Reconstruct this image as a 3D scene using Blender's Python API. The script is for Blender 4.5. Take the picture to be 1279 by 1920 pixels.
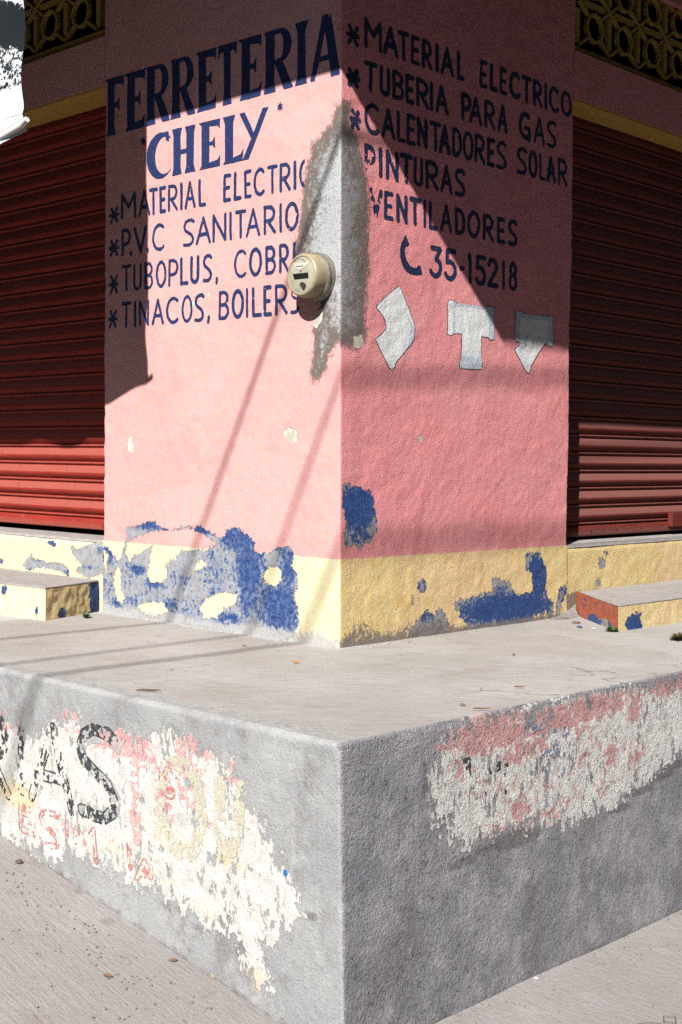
import bpy, math, random
import numpy as np
from mathutils import Matrix, Vector

for o in list(bpy.data.objects):
    bpy.data.objects.remove(o)
SC = bpy.context.scene
COL = SC.collection
R = math.radians
random.seed(4)
RNG = np.random.default_rng(7)

# ------------------------------------------------------------------ camera
PCX, PCY, FPX = 639.5, 960.0, 2480.8          # photograph: centre and focal length in its own pixels


def cam_axes(yaw, pitch, roll):
    a = R(135) + yaw
    f = np.array([math.cos(a) * math.cos(pitch), math.sin(a) * math.cos(pitch), math.sin(pitch)])
    r = np.array([math.sin(a), -math.cos(a), 0.0])
    u = np.cross(r, f)
    r2 = r * math.cos(roll) + u * math.sin(roll)
    return r2, np.cross(r2, f), f


RT, UP, FW = cam_axes(R(-0.8457), R(-2.4399), R(0.6654))


def ray(x, y):
    return FW + RT * (x - PCX) / FPX - UP * (y - PCY) / FPX


CAM = -ray(637, 1215) * 5.3                    # the foot of the pillar's corner is the world origin
cd = bpy.data.cameras.new('camera')
cd.sensor_fit = 'HORIZONTAL'
cd.sensor_width = 36.0
cd.lens = 36.0 * FPX / 1279.0
cd.clip_start = 0.05
cd.clip_end = 500
cam = bpy.data.objects.new('camera', cd)
COL.objects.link(cam)
m = Matrix.Identity(4)
for i in range(3):
    m[i][0], m[i][1], m[i][2], m[i][3] = RT[i], UP[i], -FW[i], CAM[i]
cam.matrix_world = m
SC.camera = cam

# ------------------------------------------------------------------ sky, sun, exposure
SUN_D = Vector((-0.49, 1.0, -0.943)).normalized()      # the way the light travels
world = bpy.data.worlds.new('World')
SC.world = world
world.use_nodes = True
wn = world.node_tree
sky = wn.nodes.new('ShaderNodeTexSky')
sky.sky_type = 'NISHITA'
sky.sun_disc = False
sky.sun_elevation = math.asin(-SUN_D.z)
sky.sun_rotation = math.atan2(-SUN_D.x, -SUN_D.y)
sky.dust_density = 1.5
sky.air_density = 0.4
sky.ozone_density = 0.0
sky.altitude = 1500
bg = wn.nodes['Background']
bg.inputs[1].default_value = 0.05
wn.links.new(sky.outputs[0], bg.inputs[0])
sd = bpy.data.lights.new('sun', 'SUN')
sd.energy = 5.0
sd.angle = R(0.53)
sd.color = (1.0, 0.965, 0.915)
so = bpy.data.objects.new('sun', sd)
so.rotation_euler = SUN_D.to_track_quat('-Z', 'Y').to_euler()
so.location = (3, -6, 8)
COL.objects.link(so)
SC.view_settings.view_transform = 'Standard'
SC.view_settings.look = 'None'
SC.view_settings.exposure = 1.32
SC.view_settings.gamma = 1.0
SC.cycles.max_bounces = 8
SC.cycles.use_denoising = False      # keep the grain of the surfaces


# ------------------------------------------------------------------ numpy helpers
def _hash(ix, iy, seed):
    h = (ix.astype(np.int64) * 374761393 + iy.astype(np.int64) * 668265263 + seed * 2147483647) & 0xFFFFFFFF
    h = ((h ^ (h >> 13)) * 1274126177) & 0xFFFFFFFF
    h = h ^ (h >> 16)
    return (h & 0xFFFF) / 65535.0


def vnoise(x, y, seed=0):
    x = np.asarray(x, float); y = np.asarray(y, float)
    ix = np.floor(x); iy = np.floor(y)
    fx = x - ix; fy = y - iy
    fx = fx * fx * (3 - 2 * fx); fy = fy * fy * (3 - 2 * fy)
    a = _hash(ix, iy, seed); b = _hash(ix + 1, iy, seed)
    c = _hash(ix, iy + 1, seed); d = _hash(ix + 1, iy + 1, seed)
    return (a * (1 - fx) + b * fx) * (1 - fy) + (c * (1 - fx) + d * fx) * fy


def fbm(x, y, seed=0, oct=4):
    s = 0; a = 0.5
    for i in range(oct):
        s = s + a * (vnoise(x * 2 ** i + 17.3 * i, y * 2 ** i - 9.1 * i, seed + i) - 0.5) * 2
        a *= 0.55
    return s


def sdf_poly(px, py, poly):
    """signed distance to a closed polygon, positive inside"""
    P = np.asarray(poly, float)
    d = np.full(px.shape, 1e9)
    ins = np.zeros(px.shape, bool)
    n = len(P)
    for i in range(n):
        a = P[i]; b = P[(i + 1) % n]
        e = b - a
        wx = px - a[0]; wy = py - a[1]
        t = np.clip((wx * e[0] + wy * e[1]) / max(e @ e, 1e-12), 0, 1)
        d = np.minimum(d, (wx - e[0] * t) ** 2 + (wy - e[1] * t) ** 2)
        if a[1] != b[1]:
            c = ((a[1] > py) != (b[1] > py)) & (px < (b[0] - a[0]) * (py - a[1]) / (b[1] - a[1]) + a[0])
            ins ^= c
    d = np.sqrt(d)
    return np.where(ins, d, -d)


def sdf_line(px, py, pts):
    d = np.full(px.shape, 1e9)
    for a, b in zip(pts[:-1], pts[1:]):
        ex, ey = b[0] - a[0], b[1] - a[1]
        wx = px - a[0]; wy = py - a[1]
        t = np.clip((wx * ex + wy * ey) / max(ex * ex + ey * ey, 1e-12), 0, 1)
        d = np.minimum(d, (wx - ex * t) ** 2 + (wy - ey * t) ** 2)
    return np.sqrt(d)


# ------------------------------------------------------------------ the painted planes
class Face:
    """a wall plane: u along it, z up; point() gives the world point standing 'off' proud of it"""
    def __init__(s, name, axis, base, lean, sign, seed, amp):
        s.axis, s.base, s.lean, s.sign, s.seed, s.amp = axis, base, lean, sign, seed, amp

    def disp(s, u, z):
        return s.amp * (0.0022 * fbm(u * 16, z * 16, s.seed, 3) + 0.004 * fbm(u * 2.3, z * 2.3, s.seed + 9, 2))

    def point(s, u, z, off):
        c = s.base + s.lean * z + s.sign * (s.disp(u, z) + off)
        return np.stack([c, u, z], -1) if s.axis == 0 else np.stack([u, c, z], -1)

    def px(s, x, y):
        """photograph pixel -> (u, z) on the plane"""
        d = ray(x, y)
        n = np.zeros(3); n[s.axis] = 1.0; n[2] = -s.lean
        t = (s.base - n @ CAM) / (n @ d)
        p = CAM + d * t
        return (p[1 - s.axis], p[2])

    def poly(s, pts, ox=0.0, oy=0.0, k=1.0):
        return [s.px(ox + x / k, oy + y / k) for x, y in pts]


FL = Face('left', 1, 0.0, 0.0, -1, 11, 1.0)          # pillar face to the left of its corner
FR = Face('right', 0, 0.0, -0.0125, 1, 23, 1.5)      # pillar face to the right of its corner
PL = Face('plat_left', 1, -1.265, -0.018, -1, 31, 1.6)
PR = Face('plat_right', 0, 1.232, -0.018, 1, 47, 1.2)


def ground_px(x, y, z=0.0):
    d = ray(x, y)
    p = CAM + d * ((z - CAM[2]) / d[2])
    return p


# ------------------------------------------------------------------ mesh helpers
def new_mesh(name, verts, faces, mat, parent=None, smooth=False, attrs=None, loc=None):
    verts = np.asarray(verts, float).reshape(-1, 3)
    org = np.array(loc if loc is not None else (parent_org(parent) if parent else (0, 0, 0)), float)
    me = bpy.data.meshes.new(name)
    if isinstance(faces, np.ndarray):
        k = faces.shape[1]
        me.vertices.add(len(verts))
        me.vertices.foreach_set('co', (verts - org).ravel())
        me.loops.add(faces.size)
        me.loops.foreach_set('vertex_index', faces.ravel().astype(np.int32))
        me.polygons.add(len(faces))
        me.polygons.foreach_set('loop_start', (np.arange(len(faces)) * k).astype(np.int32))
        me.update(calc_edges=True)
    else:
        me.from_pydata([tuple(v) for v in verts - org], [], [tuple(f) for f in faces])
    me.validate()
    if smooth:
        me.polygons.foreach_set('use_smooth', np.ones(len(me.polygons), bool))
    for k, a in (attrs or {}).items():
        at = me.attributes.new(k, 'FLOAT', 'POINT')
        at.data.foreach_set('value', np.asarray(a, np.float32).ravel())
    if mat:
        me.materials.append(mat)
    ob = bpy.data.objects.new(name, me)
    COL.objects.link(ob)
    if parent:
        ob.parent = parent
    elif loc is not None:
        ob.location = loc
    return ob


def parent_org(p):
    v = Vector((0, 0, 0))
    while p:
        v += p.location
        p = p.parent
    return v


def grid_faces(nu, nv, flip=False):
    i = np.arange(nv - 1)[:, None] * nu + np.arange(nu - 1)[None, :]
    f = np.stack([i, i + 1, i + nu + 1, i + nu], -1).reshape(-1, 4)
    return f[:, ::-1].copy() if flip else f


class MB:
    """collects simple solids into one mesh"""
    def __init__(s):
        s.v, s.f = [], []

    def add(s, v, f):
        n = len(s.v)
        s.v += [tuple(p) for p in v]
        s.f += [tuple(i + n for i in q) for q in f]

    def box(s, x0, x1, y0, y1, z0, z1):
        s.add([(x, y, z) for z in (z0, z1) for y in (y0, y1) for x in (x0, x1)],
              [(0, 2, 3, 1), (4, 5, 7, 6), (0, 1, 5, 4), (2, 6, 7, 3), (0, 4, 6, 2), (1, 3, 7, 5)])

    def prism(s, poly, axis, a, b):
        """extrude a polygon given in the two other axes along axis"""
        def P(p, c):
            return (c, p[0], p[1]) if axis == 0 else (p[0], c, p[1]) if axis == 1 else (p[0], p[1], c)
        n = len(poly)
        s.add([P(p, a) for p in poly] + [P(p, b) for p in poly],
              [tuple(range(n))[::-1], tuple(range(n, 2 * n))] + [(i, (i + 1) % n, n + (i + 1) % n, n + i) for i in range(n)])

    def tube(s, pts, rad, n=10, caps=True):
        pts = [Vector(p) for p in pts]
        rings = []
        for i, p in enumerate(pts):
            t = (pts[min(i + 1, len(pts) - 1)] - pts[max(i - 1, 0)]).normalized()
            a = t.orthogonal().normalized() if i == 0 else (rings_a - t * rings_a.dot(t)).normalized()
            rings_a = a
            b = t.cross(a)
            r = rad[i] if isinstance(rad, (list, tuple)) else rad
            rings.append([p + (a * math.cos(2 * math.pi * k / n) + b * math.sin(2 * math.pi * k / n)) * r for k in range(n)])
        v = [q for r in rings for q in r]
        f = [(i * n + k, i * n + (k + 1) % n, (i + 1) * n + (k + 1) % n, (i + 1) * n + k) for i in range(len(pts) - 1) for k in range(n)]
        if caps:
            f += [tuple(range(n))[::-1], tuple((len(pts) - 1) * n + k for k in range(n))]
        s.add(v, f)

    def lathe(s, prof, n=40, cap=True):
        """profile of (radius, depth): spun round the -y axis"""
        v = [(r * math.cos(2 * math.pi * k / n), -d, r * math.sin(2 * math.pi * k / n)) for r, d in prof for k in range(n)]
        f = [(i * n + k, i * n + (k + 1) % n, (i + 1) * n + (k + 1) % n, (i + 1) * n + k) for i in range(len(prof) - 1) for k in range(n)]
        if cap:
            f.append(tuple((len(prof) - 1) * n + k for k in range(n)))
        s.add(v, f)

    def build(s, name, mat, parent=None, smooth=False, loc=None, bevel=0, local=False):
        v = np.asarray(s.v, float)
        if local:
            v = v + np.array(parent_org(parent))
        o = new_mesh(name, v, s.f, mat, parent, smooth, loc=loc)
        if bevel:
            b = o.modifiers.new('bevel', 'BEVEL')
            b.width = bevel; b.segments = 2; b.limit_method = 'ANGLE'
        if smooth:
            o.data.set_sharp_from_angle(angle=R(35))
        return o


def thing(name, label, cat, loc=(0, 0, 0), group=None):
    o = bpy.data.objects.new(name, None)
    o.empty_display_size = 0.1
    COL.objects.link(o)
    o.location = loc
    return tag(o, label, cat, group)


def tag(o, label, cat, group=None):
    o['label'] = label
    o['category'] = cat
    if group:
        o['group'] = group
    return o


def iso_mesh(name, F, us, zs, face, off, mat, parent):
    """flat painted shape: the region F > 0 of a field sampled on the plane's own (u, z) grid"""
    nz, nu = F.shape
    pos = F > 0
    verts, faces, idx = [], [], {}

    def node(i, j):
        k = (i, j)
        if k not in idx:
            idx[k] = len(verts); verts.append((us[j], zs[i]))
        return idx[k]

    def cross(i0, j0, i1, j1):
        k = (i0, j0, i1, j1) if (i0, j0) < (i1, j1) else (i1, j1, i0, j0)
        if k not in idx:
            a, b = F[k[0], k[1]], F[k[2], k[3]]
            t = a / (a - b)
            idx[k] = len(verts)
            verts.append((us[k[1]] + (us[k[3]] - us[k[1]]) * t, zs[k[0]] + (zs[k[2]] - zs[k[0]]) * t))
        return idx[k]

    cnt = pos[:-1, :-1].astype(int) + pos[1:, :-1] + pos[:-1, 1:] + pos[1:, 1:]
    for i, j in zip(*np.nonzero(cnt)):
        c = [(i, j), (i, j + 1), (i + 1, j + 1), (i + 1, j)]
        if cnt[i, j] == 4:
            faces.append([node(*q) for q in c])
            continue
        f = []
        for a in range(4):
            p, q = c[a], c[(a + 1) % 4]
            if pos[p]:
                f.append(node(*p))
            if pos[p] != pos[q]:
                f.append(cross(*p, *q))
        if len(f) > 2:
            faces.append(f)
    if not verts:
        return None
    V = np.array(verts)
    P = face.point(V[:, 0], V[:, 1], off)
    if face.axis == 1:
        pass
    return new_mesh(name, P, faces, mat, parent)


# ------------------------------------------------------------------ materials
ALBEDO = 0.58       # one overall reflectance for the colours below, lowered to cut bounced light


class Mat:
    def __init__(s, name, rough=0.9, spec=0.2):
        s.m = bpy.data.materials.new(name)
        s.m.use_nodes = True
        s.t = s.m.node_tree
        s.b = s.t.nodes['Principled BSDF']
        s.b.inputs['Roughness'].default_value = rough
        s.b.inputs['Specular IOR Level'].default_value = spec
        s.co = s.t.nodes.new('ShaderNodeTexCoord').outputs['Object']

    def put(s, sock, v):
        if hasattr(v, 'is_output'):
            s.t.links.new(v, sock)
        elif isinstance(v, (tuple, list)):
            if len(v) == 3 and len(sock.default_value) == 4:
                v = tuple(c * ALBEDO for c in v)
            sock.default_value = tuple(v) + ((1.0,) if len(v) == 3 and len(sock.default_value) == 4 else ())
        else:
            sock.default_value = v

    def scaled(s, sc, co=None):
        n = s.t.nodes.new('ShaderNodeMapping')
        s.put(n.inputs['Vector'], co or s.co)
        n.inputs['Scale'].default_value = sc
        return n.outputs[0]

    def rotated(s, rot, sc):
        n = s.t.nodes.new('ShaderNodeMapping')
        s.put(n.inputs['Vector'], s.co)
        n.inputs['Rotation'].default_value = rot
        return s.scaled(sc, n.outputs[0])

    def noise(s, scale, detail=3, rough=0.55, co=None, dist=0.0):
        n = s.t.nodes.new('ShaderNodeTexNoise')
        s.put(n.inputs['Vector'], co or s.co)
        n.inputs['Scale'].default_value = scale
        n.inputs['Detail'].default_value = detail
        n.inputs['Roughness'].default_value = rough
        n.inputs['Distortion'].default_value = dist
        return n.outputs['Fac']

    def voro(s, scale, co=None, feature='F1'):
        n = s.t.nodes.new('ShaderNodeTexVoronoi')
        n.feature = feature
        s.put(n.inputs['Vector'], co or s.co)
        n.inputs['Scale'].default_value = scale
        return n.outputs['Distance']

    def warp(s, amt, scale):
        n = s.t.nodes.new('ShaderNodeTexNoise')
        s.put(n.inputs['Vector'], s.co)
        n.inputs['Scale'].default_value = scale
        n.inputs['Detail'].default_value = 4
        v = s.t.nodes.new('ShaderNodeVectorMath')
        v.operation = 'MULTIPLY_ADD'
        s.put(v.inputs[0], n.outputs['Color'])
        v.inputs[1].default_value = (amt, amt, amt)
        s.put(v.inputs[2], s.co)
        return v.outputs[0]

    def attr(s, name):
        n = s.t.nodes.new('ShaderNodeAttribute')
        n.attribute_name = name
        return n.outputs['Fac']

    def ma(s, op, a, b=0.0, c=None):
        n = s.t.nodes.new('ShaderNodeMath')
        n.operation = op
        s.put(n.inputs[0], a); s.put(n.inputs[1], b)
        if c is not None:
            s.put(n.inputs[2], c)
        return n.outputs[0]

    def add(s, *a):
        r = a[0]
        for x in a[1:]:
            r = s.ma('ADD', r, x)
        return r

    def mul(s, a, b):
        return s.ma('MULTIPLY', a, b)

    def step(s, v, lo, hi, a=0.0, b=1.0):
        n = s.t.nodes.new('ShaderNodeMapRange')
        n.interpolation_type = 'SMOOTHSTEP'
        s.put(n.inputs['Value'], v)
        n.inputs['From Min'].default_value = lo
        n.inputs['From Max'].default_value = hi
        n.inputs['To Min'].default_value = a
        n.inputs['To Max'].default_value = b
        return n.outputs[0]

    def mix(s, f, a, b):
        n = s.t.nodes.new('ShaderNodeMix')
        n.data_type = 'RGBA'
        s.put(n.inputs[0], f); s.put(n.inputs[6], a); s.put(n.inputs[7], b)
        return n.outputs[2]

    def z(s):
        n = s.t.nodes.new('ShaderNodeSeparateXYZ')
        s.put(n.inputs[0], s.co)
        return n.outputs

    def bump(s, h, dist=0.002, strength=1.0, prev=None):
        n = s.t.nodes.new('ShaderNodeBump')
        s.put(n.inputs['Height'], h)
        n.inputs['Distance'].default_value = dist
        n.inputs['Strength'].default_value = strength
        if prev:
            s.t.links.new(prev, n.inputs['Normal'])
        return n.outputs[0]

    def out(s, col, normal=None, rough=None):
        # sandy grain of every weathered surface
        g = s.step(s.noise(330, 3, 0.75), 0.3, 0.7, 0.80, 1.18)
        n = s.t.nodes.new('ShaderNodeMix')
        n.data_type = 'RGBA'; n.blend_type = 'MULTIPLY'
        n.inputs[0].default_value = 1.0
        s.put(n.inputs[6], col); s.put(n.inputs[7], g)
        col = n.outputs[2]
        s.put(s.b.inputs['Base Color'], col)
        if normal:
            s.t.links.new(normal, s.b.inputs['Normal'])
        if rough is not None:
            s.put(s.b.inputs['Roughness'], rough)
        return s.m


def stucco_height(M, f=1.0):
    """rough hand-thrown render: grains, smears and the odd pit"""
    a = M.noise(150 * f, 3, 0.65)
    b = M.noise(380 * f, 2, 0.6)
    c = M.noise(38 * f, 3, 0.55, co=M.scaled((1, 1, 0.6)), dist=0.4)
    pit = M.step(M.voro(30 * f), 0.0, 0.08, -0.8, 0.0)
    return M.add(M.mul(a, 1.0), M.mul(b, 0.5), M.mul(c, 0.42), M.mul(pit, 0.3))


def m_pillar():
    M = Mat('painted_stucco', 0.85, 0.25)
    edge = M.ma('SUBTRACT', M.noise(55, 6, 0.65), 0.5)
    fine = M.ma('SUBTRACT', M.noise(240, 3, 0.6), 0.5)
    big = M.noise(3.2, 4)
    mid = M.noise(22, 4, 0.6)
    fade = M.attr('fade')  # weight of the paler tone: left face's stronger sunlight painted into the colour
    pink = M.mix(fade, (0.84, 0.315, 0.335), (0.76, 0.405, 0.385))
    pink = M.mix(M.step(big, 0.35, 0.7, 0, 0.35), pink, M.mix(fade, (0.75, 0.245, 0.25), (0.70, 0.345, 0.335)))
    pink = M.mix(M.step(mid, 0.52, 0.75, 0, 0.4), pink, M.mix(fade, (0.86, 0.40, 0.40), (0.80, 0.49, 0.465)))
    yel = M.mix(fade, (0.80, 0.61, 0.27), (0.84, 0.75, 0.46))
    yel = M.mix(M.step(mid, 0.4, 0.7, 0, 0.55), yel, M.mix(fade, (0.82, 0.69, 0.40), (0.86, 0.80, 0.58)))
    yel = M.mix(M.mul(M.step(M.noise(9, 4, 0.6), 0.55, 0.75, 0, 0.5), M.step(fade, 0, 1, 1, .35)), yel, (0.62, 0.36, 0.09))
    band = M.attr('band')
    bz = M.step(M.add(band, M.mul(edge, 0.012), M.mul(fine, 0.004)), -0.0015, 0.0015)
    col = M.mix(bz, yel, pink)
    stk = M.step(M.noise(13, 5, 0.65, co=M.scaled((1, 1, 0.10))), 0.50, 0.72, 0, 0.22)
    col = M.mix(stk, col, M.mix(fade, (0.55, 0.20, 0.21), (0.62, 0.33, 0.31)))
    pat = M.step(M.noise(1.7, 3, 0.5, co=M.scaled((1, 1, 1.6)), dist=0.8), 0.50, 0.56, 0, 0.16)
    col = M.mix(pat, col, M.mix(fade, (0.84, 0.42, 0.43), (0.80, 0.54, 0.52)))
    spl = M.mul(M.step(M.add(M.attr('band'), M.mul(edge, 0.35), M.mul(M.ma('SUBTRACT', mid, 0.5), 0.2)), -0.35, 0.10, 1.0, 0.0), M.step(M.noise(75, 5, 0.75), 0.52, 0.66, 0, 0.5))
    col = M.mix(spl, col, M.mix(fade, (0.45, 0.30, 0.20), (0.60, 0.46, 0.36)))
    # small flecks knocked out of the paint
    fl = M.step(M.add(M.noise(70, 5, 0.7), M.mul(M.ma('SUBTRACT', big, 0.5), 0.2)), 0.705, 0.735)
    col = M.mix(M.mul(fl, 0.5), col, (0.30, 0.16, 0.13))
    # flaked-off paint: older blue coat over grey render
    pl = M.add(M.attr('peel'), M.mul(edge, 0.065), M.mul(fine, 0.012))
    peel = M.step(pl, -0.0007, 0.0013)
    blue = M.step(M.add(M.attr('blue'), M.mul(edge, 2.2), M.mul(fine, 0.9), M.mul(M.ma('SUBTRACT', mid, 0.5), 1.6)), 0.30, 0.62)
    rim = M.step(pl, 0.0, 0.008, 0.25, 0.0)
    old = M.mix(M.step(mid, 0.35, 0.7), (0.29, 0.28, 0.28), (0.43, 0.42, 0.42))
    blu = M.mix(M.step(M.noise(120, 4, 0.65), 0.4, 0.62), (0.012, 0.035, 0.15), (0.035, 0.10, 0.31))
    und = M.mix(M.ma('MAXIMUM', blue, rim), old, blu)
    und = M.mix(M.mul(M.step(M.noise(40, 5, 0.7), 0.42, 0.66), M.mul(M.step(fade, 0.0, 1.0, 0.1, 0.8), M.step(M.attr('blue'), 0.55, 0.95, 1.0, 0.3))), und, (0.36, 0.43, 0.53))
    col = M.mix(peel, col, und)
    # cement repair round the arris
    cd_ = M.add(M.attr('cement'), M.mul(edge, 0.085), M.mul(fine, 0.04), M.mul(M.ma('SUBTRACT', mid, 0.5), 0.06))
    cem = M.step(cd_, -0.014, 0.016)
    core = M.step(M.add(cd_, M.mul(M.ma('SUBTRACT', mid, 0.5), 0.16), M.mul(edge, 0.22), M.mul(fine, 0.08)), 0.03, 0.15)
    ccol = M.mix(core, (0.17, 0.135, 0.12), M.mix(fade, (0.30, 0.29, 0.305), (0.48, 0.505, 0.52)))
    ccol = M.mix(M.step(M.noise(150, 4, 0.7), 0.50, 0.66, 0, 0.7), ccol, (0.13, 0.12, 0.12))
    col = M.mix(cem, col, ccol)
    # chips and filler dabs
    ch = M.step(M.add(M.attr('chip'), M.mul(edge, 0.015)), -0.001, 0.001)
    col = M.mix(ch, col, M.mix(M.step(mid, 0.4, 0.65), (0.50, 0.47, 0.38), (0.70, 0.70, 0.66)))
    # dirt along the foot
    dr = M.step(M.add(M.attr('dirt'), M.mul(edge, 2.6), M.mul(M.ma('SUBTRACT', mid, 0.5), 1.0)), 0.45, 0.85)
    col = M.mix(M.mul(dr, 0.9), col, M.mix(fade, (0.20, 0.17, 0.165), (0.45, 0.45, 0.45)))
    zone = M.step(M.noise(4.5, 3, 0.6), 0.5, 0.66)
    pit = M.mul(M.step(M.noise(48, 4, 0.7, co=M.scaled((1, 1, 1.3))), 0.60, 0.70), zone)
    h = M.add(stucco_height(M), M.mul(pit, -0.9))
    h = M.mul(h, M.attr('rough'))
    h2 = M.add(M.mul(peel, -1.0), M.mul(cem, 0.25), M.mul(ch, -0.6))
    n = M.bump(h, 0.0042, 1.0)
    n = M.bump(h2, 0.0045, 1.0, n)
    return M.out(col, n)


def m_letter(name, c0, c1):
    M = Mat(name, 0.75, 0.3)
    k = M.step(M.noise(90, 4, 0.65), 0.4, 0.68)
    col = M.mix(k, c0, c1)
    return M.out(col, M.bump(stucco_height(M), 0.0036, 1.0))


def m_flat(name, c, c2=None, rough=0.7, spec=0.3, scale=40, bump=0.0, metal=0.0):
    M = Mat(name, rough, spec)
    M.b.inputs['Metallic'].default_value = metal
    k = M.noise(scale, 5, 0.65)
    col = M.mix(M.step(k, 0.38, 0.68), c, c2 or tuple(x * 0.75 for x in c))
    n = M.bump(M.noise(scale * 3, 4, 0.6), bump, 1.0) if bump else None
    return M.out(col, n)


def m_concrete_top():
    M = Mat('worn_concrete', 0.9, 0.2)
    big = M.noise(1.6, 4, 0.6)
    str_ = M.noise(9, 5, 0.65, co=M.rotated((0, 0, R(-45)), (1.0, 6.0, 1.0)))
    fine = M.noise(210, 4, 0.7)
    col = M.mix(M.step(big, 0.32, 0.68), (0.385, 0.365, 0.34), (0.47, 0.455, 0.435))
    col = M.mix(M.step(str_, 0.46, 0.7, 0, 0.65), col, (0.33, 0.285, 0.265))
    col = M.mix(M.step(M.noise(5, 5, 0.7), 0.56, 0.74, 0, 0.55), col, (0.30, 0.26, 0.245))
    col = M.mix(M.step(fine, 0.58, 0.75, 0, 0.5), col, (0.22, 0.19, 0.18))
    # greyer float-finished margin along the edge
    e = M.step(M.add(M.attr('edge'), M.mul(M.ma('SUBTRACT', M.noise(18, 5, 0.65), 0.5), 0.05)), -0.012, 0.012)
    g = M.mix(M.step(M.noise(40, 5, 0.7), 0.38, 0.66), (0.43, 0.44, 0.44), (0.29, 0.285, 0.28))
    col = M.mix(M.mul(e, 0.85), col, g)
    w = M.step(M.add(M.attr('foot'), M.mul(M.ma('SUBTRACT', M.noise(26, 5, 0.7), 0.5), 0.08)), -0.01, 0.02)
    col = M.mix(M.mul(w, 0.75), col, (0.52, 0.53, 0.54))
    crk = M.mul(M.step(M.voro(1.1, co=M.warp(0.22, 4), feature='DISTANCE_TO_EDGE'), 0.0015, 0.004, 1.0, 0.0), M.step(M.noise(1.7, 2), 0.5, 0.6))
    col = M.mix(M.mul(crk, 0.6), col, (0.16, 0.14, 0.13))
    col = M.mix(M.step(M.noise(11, 6, 0.75, co=M.rotated((0, 0, R(-45)), (1.0, 2.6, 1.0))), 0.58, 0.70, 0, 0.6), col, (0.27, 0.235, 0.215))
    n = M.bump(M.add(M.noise(60, 5, 0.65), M.mul(crk, -1.0), M.mul(str_, 0.8), M.mul(fine, 0.3)), 0.0035, 1.0)
    return M.out(col, n)


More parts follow.
